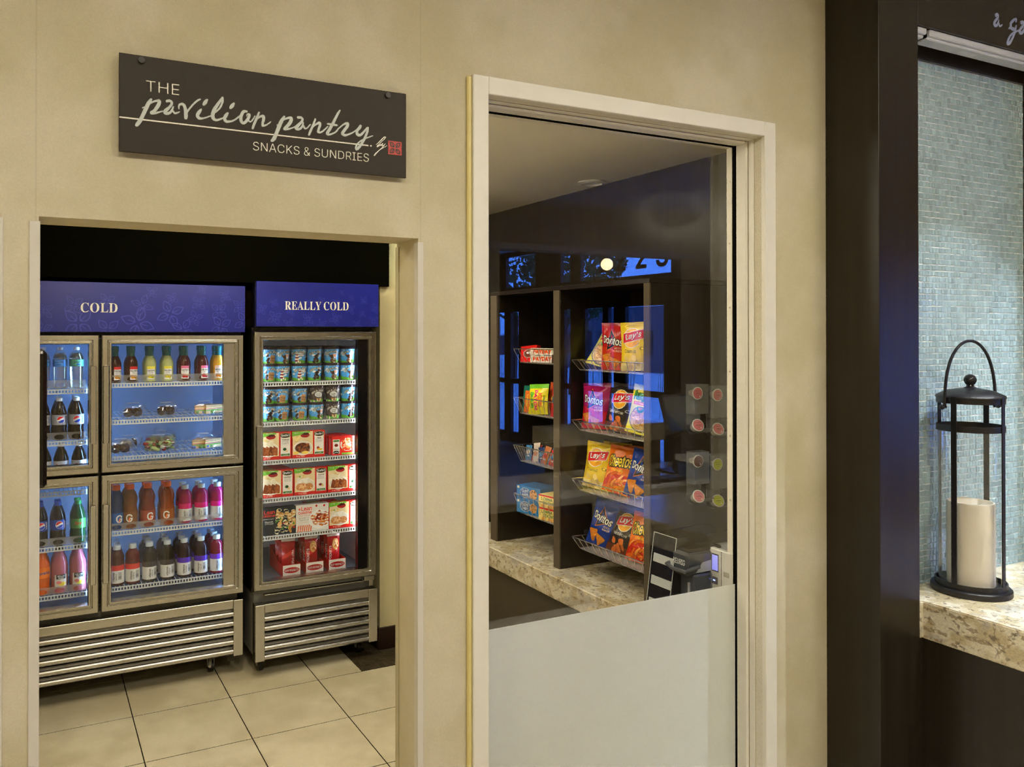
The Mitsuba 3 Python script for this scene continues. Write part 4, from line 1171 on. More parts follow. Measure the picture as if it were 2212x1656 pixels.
def clamshell(kind, w, d, h):
    base, lid, tag_, food = B(), B(), B(lin(235, 238, 242)), B()
    loft(base, [rring(w * 0.40, d * 0.40, 0.001), rring(w * 0.45, d * 0.45, 0.022), rring(w * 0.5, d * 0.5, 0.024), rring(w * 0.5, d * 0.5, 0.027)], cap=False)
    rings = [rring(w * 0.5, d * 0.5, 0.028), rring(w * 0.455, d * 0.455, 0.030)]
    n = 28
    for t in (0.15, 0.45, 0.8):
        r_ = rring(w * (0.455 - 0.10 * t), d * (0.455 - 0.10 * t), 0.030 + (h - 0.034) * t)
        k = 1 + 0.02 * np.cos(np.arange(n) * np.pi)
        r_[:, :2] *= k[:, None]
        rings.append(r_)
    rings += [rring(w * 0.33, d * 0.33, h - 0.002), rring(w * 0.30, d * 0.30, h)]
    loft(lid, rings, cap=False)
    c = rings[-1].mean(0)
    i = np.arange(n); lid.tri(np.vstack([rings[-1], c]), np.stack([np.full(n, n), i, (i + 1) % n], 1))
    tag_.box((-0.030, -0.022, h + 0.0004), (0.030, 0.012, h + 0.0009))
    g_ = np.random.default_rng(len(kind) * 13 + int(w * 1e4))
    if kind == "cake":
        for k in range(2):
            lump(food, (-w * 0.12 + k * w * 0.24, 0, 0.026), (w * 0.17, d * 0.26, 0.022), lin(38, 20, 14), k + 3)
        for k in range(14):
            lump(food, (g_.uniform(-w * .24, w * .24), g_.uniform(-d * .2, d * .2), 0.045), (0.006, 0.006, 0.003), lin(70, 42, 30), k, 1)
    elif kind == "salad":
        cols = [lin(70, 110, 40), lin(96, 140, 60), lin(180, 200, 130), lin(222, 222, 200), lin(150, 40, 30), lin(110, 60, 36)]
        for k in range(60):
            lump(food, (g_.uniform(-w * .36, w * .36), g_.uniform(-d * .34, d * .34), g_.uniform(0.010, h * 0.58)), g_.uniform(0.008, 0.019, 3) * np.array([1, 1, 0.6]), cols[g_.integers(0, 6)], k, 1)
    elif kind == "sandwich":
        for k in range(2):
            ang = 0.3 + k * 0.25
            m = tr(-w * 0.12 + k * w * 0.25, 0, 0.006) @ rotz(ang)
            for z0, z1, cc in ((0, 0.013, lin(196, 160, 110)), (0.013, 0.02, lin(110, 150, 60)), (0.02, 0.028, lin(200, 130, 110)), (0.028, 0.032, lin(236, 214, 130)), (0.032, 0.045, lin(190, 150, 100))):
                food.prism(Polygon([(-0.05, -0.04), (0.055, -0.045), (0.03, 0.05)]).buffer(0.004), z1 - z0, m @ tr(0, 0, z0), cc)
        for k in range(10):
            lump(food, (g_.uniform(-w * .35, w * .3), -d * .3 + g_.uniform(-0.01, 0.01), 0.014), (0.012, 0.008, 0.008), lin(60, 90, 170) if k > 4 else lin(96, 130, 60), k, 1)
    return [("base", base, "clear_plastic"), ("lid", lid, "clear_plastic"), ("lid/paper_label", tag_, "paint_satin"), ("filling", food, "paint_satin")]


for (nm, kind, x, y, z, w_, d_, h_, lab) in (
        ("a", "cake", 0.474, 4.52, SH["cake"], 0.165, 0.15, 0.075, "clear clamshell with brownies, leftmost on the middle shelf"),
        ("a2", "cake", 0.644, 4.54, SH["cake"], 0.16, 0.15, 0.070, "clear clamshell with brownies, centre of the middle shelf"),
        ("b", "sandwich", 0.846, 4.54, SH["cake"], 0.17, 0.15, 0.070, "clear clamshell with a cut cake slice, right end of the middle shelf"),
        ("a", "cake", 0.412, 4.51, SH["salad"], 0.165, 0.15, 0.075, "clear clamshell with brownies, leftmost front one on the shelf of salads"),
        ("a2", "cake", 0.470, 4.70, SH["salad"], 0.16, 0.15, 0.07, "clear clamshell behind the leftmost brownie box on the shelf of salads"),
        ("s", "salad", 0.604, 4.52, SH["salad"], 0.205, 0.17, 0.085, "large clear clamshell of mixed salad, front centre of the shelf"),
        ("s", "salad", 0.640, 4.72, SH["salad"], 0.205, 0.17, 0.085, "large clear clamshell of mixed salad, behind the front salad"),
        ("w", "sandwich", 0.836, 4.53, SH["salad"], 0.205, 0.17, 0.08, "large clear clamshell with a cut sandwich, right end of the shelf")):
    stand("clam" + nm + kind, "clamshell_box", lambda kind=kind, w_=w_, d_=d_, h_=h_: clamshell(kind, w_, d_, h_), (x, y, z), lab, "food container", "clear food boxes in the refrigerator")

# ------------------------------------------------------------------ frozen goods
def cone_map(r0, r1, h, off=0.0004):
    def fn(x, y):
        r = r0 + (r1 - r0) * y / h
        a = x / r1
        return np.column_stack([(r + off) * np.sin(a), -(r + off) * np.cos(a), y])
    return fn


def blobs(seed, n, box, rad, cols, squash=0.7):
    """a heap of small round pieces inside box, as print"""
    g = np.random.default_rng(seed)
    return [(ell(g.uniform(box[0], box[2]), g.uniform(box[1], box[3]), rad * g.uniform(0.7, 1.3), rad * squash * g.uniform(0.7, 1.3), g.uniform(0, 180)), cols[g.integers(0, len(cols))]) for _ in range(n)]


def arc_text(word, h, r, bold=True):
    """lettering bent upwards along an arc"""
    g = txt(word, h, bold)
    a = g.bounds
    g = shapely.segmentize(aff.translate(g, -(a[0] + a[2]) / 2, 0), h * 0.4)
    return shapely.transform(g, lambda p: np.column_stack([(r + p[:, 1]) * np.sin(p[:, 0] / r), (r + p[:, 1]) * np.cos(p[:, 0] / r) - r]))


CHOC, COOKIE, VAN = lin(48, 28, 22), lin(176, 128, 80), lin(236, 224, 204)
def pint(kind):
    r0, r1, h = 0.0365, 0.0445, 0.086
    body, lid, lb = B(lin(200, 214, 230)), B(lin(40, 32, 40)), B()
    body.lathe([(0, 0.002), (r0 - 0.002, 0.0), (r0, 0.001), (r1, h)], 24)
    lid.lathe([(r1, h - 0.004), (r1 + 0.0022, h - 0.004), (r1 + 0.0022, h + 0.009), (r1 - 0.001, h + 0.0105), (r1 - 0.004, h + 0.008), (0, h + 0.008)], 24)
    sky_, grass = lin(70, 150, 214), lin(84, 150, 50)
    W_ = math.pi * r1
    t = np.linspace(-W_, W_, 30)
    hill = Polygon([(x, 0.018 + 0.005 * math.sin(x * 60) + 0.003 * math.sin(x * 131)) for x in t] + [(W_, 0), (-W_, 0)])
    lay = [(sbox(-W_, 0.001, W_, h - 0.004), sky_)]
    g = np.random.default_rng(hash_(kind))
    for _ in range(9):
        x, y = g.uniform(-W_, W_), g.uniform(0.03, 0.075)
        lay.append((union_all([ell(x, y, 0.011, 0.004), ell(x + 0.005, y + 0.003, 0.006, 0.004), ell(x - 0.006, y + 0.001, 0.005, 0.003)]), lin(226, 234, 242)))
    lay.append((hill, grass))
    if kind in ("cow", "cow2"):
        lay[0] = (sbox(-W_, 0.001, W_, h - 0.004), lin(60, 48, 50))
        for _ in range(14):
            lay.append((ell(g.uniform(-W_, W_), g.uniform(0.002, 0.024), g.uniform(0.006, 0.012), g.uniform(0.004, 0.008), g.uniform(0, 180)), lin(226, 222, 214)))
        lay += [(ell(0, 0.046, 0.025, 0.016), lin(60, 60, 66)), (ell(0, 0.046, 0.023, 0.0145), lin(222, 226, 230)), (at_(txt("Cookie", 0.007, True), 0, 0.050), BLK), (at_(txt("dough", 0.007, True), 0, 0.040), BLK)]
        lay += blobs(5, 16, (-0.012, 0.004, 0.018, 0.026), 0.005, [VAN, CHOC, COOKIE])
    elif kind == "fudge":
        lay += [(aff.rotate(sbox(-0.014, 0.008, 0.022, 0.05), -8), lin(168, 122, 78)), (at_(txt("FUDGE", 0.009, True), 0.004, 0.034, rotd=-8), lin(52, 30, 24)), (at_(txt("brownie", 0.006, True), 0.004, 0.022, rotd=-8), lin(52, 30, 24))]
        lay += blobs(8, 12, (-0.034, 0.008, -0.016, 0.05), 0.007, [CHOC, lin(70, 42, 30)])
    elif kind == "stack":
        lay += blobs(9, 16, (-0.016, 0.012, 0.014, 0.056), 0.008, [CHOC, lin(70, 44, 32), lin(30, 18, 16)])
        lay += [(at_(txt("Therapy", 0.007, True), 0.03, 0.046), WHITE_)]
    elif kind == "swirl":
        for k in range(6):
            lay.append((ell(-0.012, 0.020 + 0.008 * k, 0.016 - 0.0018 * k, 0.0045), (lin(120, 26, 40), VAN)[k % 2]))
        lay += blobs(11, 10, (-0.02, 0.006, 0.012, 0.02), 0.005, [lin(190, 130, 120), VAN])
        lay += [(ell(0.014, 0.052, 0.019, 0.011), lin(236, 238, 240)), (at_(txt("Red Velvet", 0.006, True), 0.014, 0.054), lin(70, 20, 30)), (at_(txt("Cake", 0.006, True), 0.014, 0.045), lin(70, 20, 30))]
    else:
        lay += blobs(12, 18, (-0.012, 0.006, 0.020, 0.028), 0.005, [VAN, CHOC, COOKIE]) + blobs(13, 8, (-0.022, 0.02, -0.004, 0.052), 0.008, [CHOC, lin(80, 50, 34)])
        lay += [(Polygon([(-0.002, 0.056), (0.026, 0.058), (0.022, 0.036), (0.012, 0.030), (0.002, 0.036)]), lin(236, 238, 240)), (at_(txt("Peanut", 0.006, True), 0.012, 0.052), lin(200, 50, 30)), (at_(txt("Butter", 0.006, True), 0.012, 0.044), lin(200, 50, 30))]
    name_ = aff.translate(arc_text("BEN & JERRY'S", 0.0095, 0.06), 0.004, 0.064)
    lay += [(name_.buffer(0.0016), BLK), (name_, lin(232, 230, 222))]
    print_on(lb, art(lay), cone_map(r0, r1, h), xs=np.arange(-3 * r1, 3 * r1, 0.35 * r1))
    return [("tub", body, "paint_satin"), ("lid", lid, "plastic_gloss"), ("label", lb, "foil_gloss")]


def hash_(s):
    return sum((i + 1) * ord(c) for i, c in enumerate(s))


PINTS = {"fudge": "chocolate brownie ice cream tub", "stack": "dark chocolate ice cream tub", "swirl": "red velvet cake ice cream tub", "peanut": "peanut butter ice cream tub", "cow": "cookie dough ice cream tub", "cow2": "cookie dough ice cream tub with lane of clouds"}
rows_ = [(1.640, ["fudge", "peanut", "swirl", "stack", "peanut", "peanut"], (1.151, 1.225, 1.320, 1.410, 1.511, 1.605), "top row of tubs"),
         (1.549, ["fudge", "swirl", "swirl", "stack", "peanut", "peanut"], (1.151, 1.226, 1.322, 1.410, 1.512, 1.605), "second row of tubs"),
         (1.425, ["stack", "fudge", "fudge", "cow", "cow", "stack"], (1.148, 1.221, 1.326, 1.421, 1.518, 1.607), "third row of tubs"),
         (1.333, ["stack", "fudge", "fudge", "peanut", "cow", "stack"], (1.148, 1.222, 1.326, 1.421, 1.518, 1.607), "fourth row of tubs")]
for z, ks, xs_, wh in rows_:
    for i, (k, x) in enumerate(zip(ks, xs_)):
        stand("pint" + k, "ice_cream_tub", lambda k=k: pint(k), (x, YZ + 0.140, z + (0.0005)), f"{PINTS[k]}, {ORD[i]} from left in {wh}", "ice cream", "ice cream tubs in the freezer", RNG.uniform(-0.25, 0.35))
for z, wh in ((1.549, "upper"), (1.333, "lower")):
    for i, x in enumerate((1.18, 1.275, 1.37, 1.465, 1.56)):
        for lv in range(2):
            stand("pint" + ("stack", "peanut")[lv], "ice_cream_tub", None, (x, YZ + 0.245, z + 0.0005 + 0.0945 * lv), f"ice cream tub in the hidden second row, {wh} tub shelf, {ORD[i]} from left, {('below', 'above')[lv]}", "ice cream", "ice cream tubs in the freezer", 0.6)

REDB, CREAMB, GREENB = lin(186, 34, 30), lin(226, 206, 160), lin(104, 168, 50)
def meal_art(kind, w, h):
    """front of a boxed frozen meal"""
    if kind in ("meatloaf", "steak", "chicken"):
        px = w * 0.63
        lay = [(sbox(0, 0, w, h), REDB), (sbox(0.003, h * 0.12, px, h - 0.003), CREAMB), (ell(px * 0.62, h * 0.84, 0.026, 0.013).intersection(sbox(0, 0, w, h)), lin(150, 30, 36)), (ell(px * 0.62, h * 0.89, 0.022, 0.007), lin(60, 20, 20))]
        lay += blobs(hash_(kind), 8, (0.01, h * 0.62, px * 0.5, h * 0.74), 0.007, [lin(130, 160, 60), lin(226, 216, 190), lin(214, 190, 120)])
        plate = ell(px * 0.52, h * 0.36, px * 0.47, h * 0.27).intersection(sbox(0, h * 0.06, px, h))
        lay += [(plate, lin(238, 234, 226)), (ell(px * 0.52, h * 0.37, px * 0.42, h * 0.235), lin(222, 214, 200))]
        if kind == "meatloaf":
            lay += blobs(3, 14, (px * 0.12, h * 0.46, px * 0.8, h * 0.66), 0.014, [lin(240, 232, 206), lin(230, 220, 190)])
            for k in range(4):
                lay += [(Polygon([(px * (0.18 + 0.18 * k), h * 0.2), (px * (0.36 + 0.18 * k), h * 0.17), (px * (0.40 + 0.17 * k), h * 0.40), (px * (0.26 + 0.17 * k), h * 0.47)]).buffer(0.004), (lin(118, 56, 26), lin(150, 80, 40))[k % 2])]
            lay += blobs(31, 18, (px * 0.2, h * 0.2, px * 0.85, h * 0.42), 0.004, [lin(96, 40, 20), lin(180, 110, 60)])
        elif kind == "steak":
            lay += [(ell(px * 0.5, h * 0.37, px * 0.36, h * 0.19), lin(92, 46, 22))] + blobs(41, 46, (px * 0.2, h * 0.24, px * 0.8, h * 0.5), 0.007, [lin(70, 34, 16), lin(130, 66, 30), lin(150, 84, 44), lin(60, 28, 14)])
            lay += [(ell(px * 0.18, h * 0.2, 0.016, 0.008), lin(236, 206, 96)), (ell(px * 0.62, h * 0.19, 0.02, 0.009), lin(236, 206, 96))] + blobs(42, 8, (0.006, h * 0.6, px * 0.35, h * 0.85), 0.01, [lin(236, 216, 150), lin(222, 190, 110)])
        else:
            lay += blobs(5, 12, (px * 0.15, h * 0.42, px * 0.75, h * 0.62), 0.013, [lin(240, 236, 226), lin(228, 222, 206)])
            lay += [(ell(px * 0.36, h * 0.30, px * 0.28, h * 0.15), lin(206, 150, 96)), (ell(px * 0.72, h * 0.30, px * 0.19, h * 0.13), lin(196, 138, 86)), (ell(px * 0.40, h * 0.33, px * 0.18, h * 0.07), lin(226, 180, 130))] + blobs(51, 14, (px * 0.15, h * 0.2, px * 0.85, h * 0.38), 0.005, [lin(180, 112, 60), lin(232, 190, 140)])
        rib = union_all([ell(0.0, h * 1.0, 0.075, 0.026), sbox(0, h * 0.93, px * 0.86, h)]).intersection(sbox(0, 0, px * 0.9, h - 0.001))
        lay += [(rib, GREENB), (at_(txt("60 DAYS", 0.006), px * 0.55, h * 0.965), WHITE_), (at_(txt("family", 0.006), px * 0.2, h * 0.93), WHITE_)]
        sx0, sx1 = px + w * 0.045, w - 0.007
        lay += [(sbox(sx0, h * 0.10, sx1, h * 0.94), lin(232, 230, 226)), (sbox(sx0 + 0.003, h * 0.115, sx1 - 0.003, h * 0.19), lin(52, 104, 36)), (at_(txt("classics", 0.006), (sx0 + sx1) / 2, h * 0.152), WHITE_)]
        lay += [(sbox(sx0 + 0.006, h * (0.66 - 0.035 * k), sx1 - 0.008, h * (0.672 - 0.035 * k)), lin(170, 168, 166)) for k in range(4)]
        lay += [(at_(txt(kind, 0.007, True), (sx0 + sx1) / 2, h * 0.72), lin(50, 30, 30))]
        lay += {"meatloaf": [(ell((sx0 + sx1) / 2 - 0.004, h * 0.36, 0.010, 0.008), lin(30, 70, 36)), (ell((sx0 + sx1) / 2 + 0.007, h * 0.29, 0.007, 0.006), lin(226, 200, 150))],
                "steak": [(ell((sx0 + sx1) / 2 - 0.006, h * 0.34, 0.008, 0.008), lin(150, 60, 40)), (ell((sx0 + sx1) / 2 + 0.004, h * 0.28, 0.015, 0.006), lin(232, 196, 70))],
                "chicken": [(ell((sx0 + sx1) / 2 - 0.004, h * 0.34, 0.010, 0.007), lin(120, 40, 40)), (ell((sx0 + sx1) / 2 + 0.008, h * 0.31, 0.007, 0.006), lin(222, 200, 120))]}[kind]
        ox, oy = (sx0 + sx1) / 2, h * 0.87
        lay += [(ell(ox, oy, 0.031, 0.014), lin(200, 170, 110)), (ell(ox, oy, 0.0295, 0.0125), BLK), (fit(aff.skew(txt("Stouffer's", 0.01, True), 14), ox - 0.025, oy - 0.006, ox + 0.025, oy + 0.007), WHITE_)]
        lay += [(at_(txt("9 oz size", 0.008, True), px * 0.4, h * 0.06), lin(238, 200, 180))]
    elif kind == "noodle":
        lay = [(sbox(0, 0, w, h), lin(226, 224, 220))]
        for k in range(7):
            lay.append((Polygon([(0.006 + 0.012 * k, 0), (0.013 + 0.012 * k, 0), (0.02 + 0.012 * k, h * 0.24), (0.013 + 0.012 * k, h * 0.24)]), lin(214, 110, 70)))
        lay += [(ell(w * 0.72, h * 0.42, w * 0.34, h * 0.36).intersection(sbox(0, 0, w, h)), lin(240, 240, 238))]
        g = np.random.default_rng(77)
        for k in range(46):
            a, r_ = g.uniform(0, 6.28), g.uniform(0, 1) ** 0.5
            x, y = w * 0.73 + math.cos(a) * r_ * w * 0.25, h * 0.45 + math.sin(a) * r_ * h * 0.25
            lay.append((ell(x, y, 0.013, 0.008, g.uniform(0, 180)).difference(ell(x, y, 0.0105, 0.0055, 0)).intersection(sbox(0, 0, w, h)), (lin(206, 130, 56), lin(190, 100, 40), lin(226, 160, 84), lin(150, 50, 26))[g.integers(0, 4)]))
        lay += blobs(78, 20, (w * 0.56, h * 0.34, w * 0.9, h * 0.6), 0.006, [lin(150, 44, 22), lin(120, 36, 20), lin(196, 90, 40)]) + [(ell(w * 0.62, h * 0.93, 0.006, 0.006), lin(190, 30, 40)), (ell(w * 0.86, h * 0.92, 0.006, 0.006), lin(190, 30, 40))]
        lay += [(fit(txt("+Lean", 0.02, True), 0.012, h * 0.78, w * 0.48, h * 0.94), lin(206, 60, 40)), (fit(txt("cuisine", 0.02, True), 0.012, h * 0.66, w * 0.48, h * 0.78), lin(206, 60, 40)), (at_(txt("FAVORITES", 0.008), w * 0.27, h * 0.6), lin(206, 120, 100)),
                (at_(txt("Spaghetti with", 0.007), w * 0.25, h * 0.51), lin(120)), (at_(txt("Meat Sauce", 0.007), w * 0.24, h * 0.44), lin(120)), (sbox(0.02, h * 0.34, w * 0.42, h * 0.345), lin(206, 120, 100))]
    else:
        lay = [(sbox(0, 0, w, h), lin(34, 38, 42))]
        lay += blobs(91, 26, (w * 0.42, h * 0.1, w * 0.97, h * 0.8), 0.015, [lin(196, 150, 84), lin(214, 170, 104), lin(178, 128, 66)])
        g = np.random.default_rng(92)
        for k in range(22):
            x, y = g.uniform(w * 0.42, w * 0.95), g.uniform(h * 0.1, h * 0.9)
            lay.append((ell(x, y, 0.014, 0.009, g.uniform(0, 180)).difference(ell(x, y, 0.0115, 0.0065, 0)).intersection(sbox(0, 0, w, h)), lin(230, 220, 190)))
        lay += blobs(93, 14, (w * 0.4, h * 0.15, w * 0.95, h * 0.6), 0.006, [lin(60, 110, 50), lin(190, 50, 40), lin(90, 140, 60)])
        lay += [(fit(txt("+Lean", 0.02, True), -0.004, h * 0.78, w * 0.38, h * 0.92).intersection(sbox(0, 0, w, h)), lin(206, 60, 50)), (fit(txt("cuisine", 0.02, True), -0.004, h * 0.67, w * 0.38, h * 0.78).intersection(sbox(0, 0, w, h)), lin(206, 60, 50)), (at_(txt("MARKETPLACE", 0.006), w * 0.2, h * 0.6), lin(200, 200, 200)),
                (at_(aff.skew(txt("Sesame", 0.009), 15), w * 0.2, h * 0.50), WHITE_), (at_(aff.skew(txt("Chicken", 0.009), 15), w * 0.22, h * 0.43), WHITE_)]
    return [(g.intersection(sbox(0, 0, w, h)), c) for g, c in lay]


def meal_box(kind, w, h, d):
    side = {"noodle": lin(222, 220, 216), "dark": lin(30, 34, 38)}.get(kind, REDB)
    b = B(side).box((0, 0, 0), (w, d, h), bev=0.0008)
    lb = print_on(B(), art(meal_art(kind, w, h)), lambda x, y: np.column_stack([x, np.full(len(x), -0.0004), y]))
    if kind not in ("noodle", "dark"):
        lb.tri([(w * 0.1, d * 0.25, h + 0.0003), (w * 0.5, d * 0.25, h + 0.0003), (w * 0.5, d * 0.75, h + 0.0003), (w * 0.1, d * 0.75, h + 0.0003)], [[0, 1, 2, 3]], GREENB)
    return [("carton", b, "paint_satin"), ("front_print", lb, "foil_gloss")]


BW, BH, BD = 0.187, 0.146, 0.042
def meal(kind, x, y, z, label, turn=0.0, w=BW):
    return stand(f"meal{kind}{w}", "frozen_meal_box", lambda: meal_box(kind, w, BH, BD), (x, y, z), label, "frozen meal", "boxed frozen meals in the freezer", turn)
YB = YZ + 0.094
meal("meatloaf", 1.080, YB, 1.1285, "red frozen meal box with sliced meatloaf, left end of upper meal shelf")
meal("steak", 1.271, YB, 1.1285, "red frozen meal box with brown steak on plate, centre of upper meal shelf")
for k in range(5):
    stand("mealsmall", "frozen_meal_box", lambda: [("carton", B(REDB).box((0, 0, 0), (0.135, 0.028, 0.105), bev=0.0008), "paint_satin"),
        ("front_print", print_on(B(), art([(sbox(0, 0, 0.135, 0.105), lin(196, 44, 36)), (sbox(0.006, 0.008, 0.046, 0.088), lin(232, 228, 222)), (ell(0.026, 0.016, 0.019, 0.009), BLK), (fit(txt("Stouffer's", 0.01, True), 0.010, 0.012, 0.042, 0.020), WHITE_), (sbox(0.009, 0.075, 0.043, 0.084), lin(52, 104, 36)), (ell(0.026, 0.055, 0.011, 0.008), lin(120, 40, 30)),
        (sbox(0.010, 0.034, 0.042, 0.036), lin(160)), (sbox(0.010, 0.029, 0.042, 0.031), lin(160)), (ell(0.092, 0.058, 0.043, 0.037).intersection(sbox(0, 0, 0.134, 0.104)), lin(236, 226, 214))] + [(q.intersection(sbox(0, 0, 0.134, 0.104)), c) for q, c in blobs(66, 60, (0.06, 0.03, 0.125, 0.088), 0.008, [lin(214, 84, 44), lin(232, 140, 80), lin(190, 60, 36), lin(240, 200, 160)])] + [(sbox(0.058, 0.002, 0.13, 0.012), lin(110, 160, 60))]),
        lambda x, y: np.column_stack([x, np.full(len(x), -0.0004), y])), "foil_gloss")],
        (1.500 - 0.006 * k, YB + 0.004 + 0.034 * k, 1.1285), f"small red lasagna box in the row on the upper meal shelf, {ORD[k]} from front", "frozen meal", "boxed frozen meals in the freezer")
meal("meatloaf", 1.092, YB, 0.9245, "red frozen meal box with sliced meatloaf, left end of middle meal shelf")
meal("chicken", 1.283, YB, 0.9245, "red frozen meal box with baked chicken, centre of middle meal shelf")
meal("meatloaf", 1.475, YB, 0.9245, "red frozen meal box with sliced meatloaf, right end of middle meal shelf")
for k in range(3):
    meal("meatloaf", 1.092 - 0.004 * (k + 1), YB + 0.048 * (k + 1), 0.9245 + 0.0, f"red frozen meal box behind the left meatloaf box on middle meal shelf, {ORD[k]} one back")
meal("dark", 1.104, YB, 0.7225, "black frozen meal box with chicken noodles, left end of lower meal shelf")
meal("noodle", 1.293, YB, 0.7225, "white frozen meal box with spaghetti, centre of lower meal shelf")
meal("chicken", 1.482, YB, 0.7225, "red frozen meal box with baked chicken, right end of lower meal shelf")
meal("steak", 1.36, YB + 0.06, 0.7225 + 0.0, "red frozen meal box showing above the white spaghetti box", 0.0)

# display trays with wrapped snacks standing in them
def tray(w, d, h, hb):
    b = B(lin(180, 30, 26))
    t = 0.0018
    pf = Polygon([(0, 0), (d, 0), (d, hb), (d * 0.35, h), (0, h)])
    side = np.array([[0, 0, 1, 0], [1, 0, 0, 0], [0, 1, 0, 0], [0, 0, 0, 1.0]])
    b.prism(pf, t, side).prism(pf, t, tr(w - t, 0, 0) @ side)
    b.box((0, 0, 0), (w, d, t)).box((0, 0, 0), (w, t, h)).box((0, d - t, 0), (w, d, hb))
    lay = [(sbox(0.001, 0.001, w - 0.001, h - 0.001), lin(234, 228, 226)), (ell(w / 2, h * 0.52, w * 0.44, h * 0.26), lin(170, 24, 30)), (ell(w / 2, h * 0.52, w * 0.42, h * 0.235), lin(196, 50, 50)), (ell(w / 2, h * 0.52, w * 0.405, h * 0.22), lin(160, 22, 28)), (fit(txt("HOT POCKETS", 0.01, True), w * 0.12, h * 0.42, w * 0.88, h * 0.60), WHITE_)]
    lb = print_on(B(), art(lay), lambda x, y: np.column_stack([x, np.full(len(x), -0.0004), y]))
    return [("box", b, "paint_satin"), ("front_print", lb, "foil_gloss")]


def pillow(w, h, t, layers, nx=7, ny=9, seal=0.045, crumple=0.0, seed=0, back=None, flare=0.0):
    """a sealed film bag standing upright: front at -Y, base at z = 0, printed front"""
    def depth(u, v):
        u_, v_ = np.abs(2 * u - 1), np.clip((v - seal) / (1 - 2 * seal), 0, 1)
        e = (1 - u_ ** 2.6) * np.sin(np.pi * np.clip(v_, 0, 1)) ** 0.55
        return t / 2 * e
    def fn(sgn):
        def f(x, y):
            u, v = x / w + 0.5, y / h
            p = np.column_stack([u * 9, v * 11, np.full(len(u), seed + (0 if sgn < 0 else 5.3))])
            cr = (meshkit.noise(p) - 0.5) * crumple
            edge = np.clip(np.minimum(np.minimum(u, 1 - u) * 8, 1), 0, 1)
            dpt = depth(u, v) + cr * edge
            pinch = 1 - 0.075 * np.sin(np.pi * np.clip(v, 0, 1)) + flare * (v - 0.5)
            return np.column_stack([x * pinch, sgn * np.maximum(dpt, 0.0004), y])
        return f
    xs, ys = np.linspace(-w / 2, w / 2, nx + 1)[1:-1], np.linspace(0, h, ny + 1)[1:-1]
    fr_ = print_on(B(), art([(g.intersection(sbox(-w / 2, 0, w / 2, h)), c) for g, c in layers]), fn(-1), xs, ys)
    bk = print_on(B(), [(sbox(-w / 2, 0, w / 2, h), layers[0][1] if back is None else back)], fn(1), xs, ys)
    for k in range(len(bk.t)):
        bk.t[k] = bk.t[k][:, ::-1]
    return [("film", bk, "foil_gloss"), ("front_print", fr_, "foil_gloss")]


def pocket_art(w, h, flip):
    lay = [(sbox(-w / 2, 0, w / 2, h), lin(150, 24, 26)), (sbox(-w / 2, h * 0.93, w / 2, h), lin(196, 180, 176)), (aff.rotate(sbox(-w * 0.6, h * 0.5, w * 0.6, h * 0.62), 24), lin(186, 50, 44))]
    lay += [(ell(w * 0.12, h * 0.7, w * 0.3, h * 0.17), lin(206, 150, 84)), (ell(w * 0.12, h * 0.7, w * 0.24, h * 0.12), lin(226, 184, 120))] if flip else [(ell(w * 0.1, h * 0.12, w * 0.22, h * 0.07), lin(214, 110, 50))]
    lay += blobs(3 + flip, 10, (-w * 0.05, h * 0.6, w * 0.3, h * 0.8), 0.006, [lin(190, 110, 50), lin(236, 206, 160)]) if flip else []
    lay += [(at_(txt("HOT POCKETS", 0.013, True), (-w * 0.3 if flip else w * 0.33), h * 0.32, rotd=90 if flip else -90), WHITE_)]
    return lay


for i, (x, fl_) in enumerate(((1.219, 0), (1.350, 1), (1.481, 1))):
    stand("tray", "display_tray", lambda: tray(0.1, 0.27, 0.062, 0.115), (x, YZ + 0.094, 0.4885), f"red and white snack display tray on the freezer floor, {ORD[i]} from left", "display box", "snack trays on the freezer floor")
    for k in range(3):
        stand(f"pocket{fl_}", "wrapped_snack", lambda fl_=fl_: pillow(0.078, 0.185, 0.03, pocket_art(0.078, 0.185, fl_), 5, 7, 0.05, 0.007, 3 + fl_), (x + 0.048 - 0.004 * k, YZ + 0.155 + 0.052 * k, 0.4925),
              f"red wrapped snack standing in the {ORD[i]} tray from left, {ORD[k]} from front", "snack", "wrapped snacks in the freezer trays", RNG.uniform(-0.12, 0.12))

# ------------------------------------------------------------------ the sign over the doorway
SX, SZ, SY = 0.1768, 2.2238, 1.98
SIGN = thing("wall_sign", "dark brown sign board with script lettering on the wall above the pantry doorway", "sign")
put("board", B(lin(60, 50, 38)).box((SX, SY, SZ), (SX + 0.724, SY + 0.006, SZ + 0.2272), bev=0.001), "sign_board", SIGN)
mat("sign_board", {"type": "roughplastic", "diffuse_reflectance": rgb(lin(44, 36, 26)), "alpha": 0.25, "int_ior": 1.3})
for x in (0.225, 0.846):
    put("standoff", B(lin(34, 28, 22)).tube([(x, SY - 0.006, 2.4395), (x, 2.0, 2.4395)], 0.0075, 14), "paint_satin", SIGN)
sgn = lambda g_, d, c, nm, lb: put(nm, B(c).prism(g_, d, tr(0.179, SY, 2.228) @ FACE_Y), "paint_satin", SIGN, lb)
SILVER_L, PALE = lin(186, 190, 184), lin(232, 228, 216)
sgn(fit(txt("THE", 0.026).buffer(-0.00062), 0.0565, 0.1415, 0.1312, 0.1665), 0.0012, PALE, "lettering", "pale capitals THE")
sgn(script(SCRIPT_NAME), 0.0020, SILVER_L, "script_lettering", "silver script lettering")
sgn(Polygon([(-0.0018, 0.0725), (0.6125, 0.0705), (0.6125, 0.0735), (-0.0018, 0.0758)]), 0.0012, PALE, "underline", "thin pale line")
sgn(ell(0.6195, 0.0722, 0.0022, 0.0022), 0.0012, PALE, "dot", None)
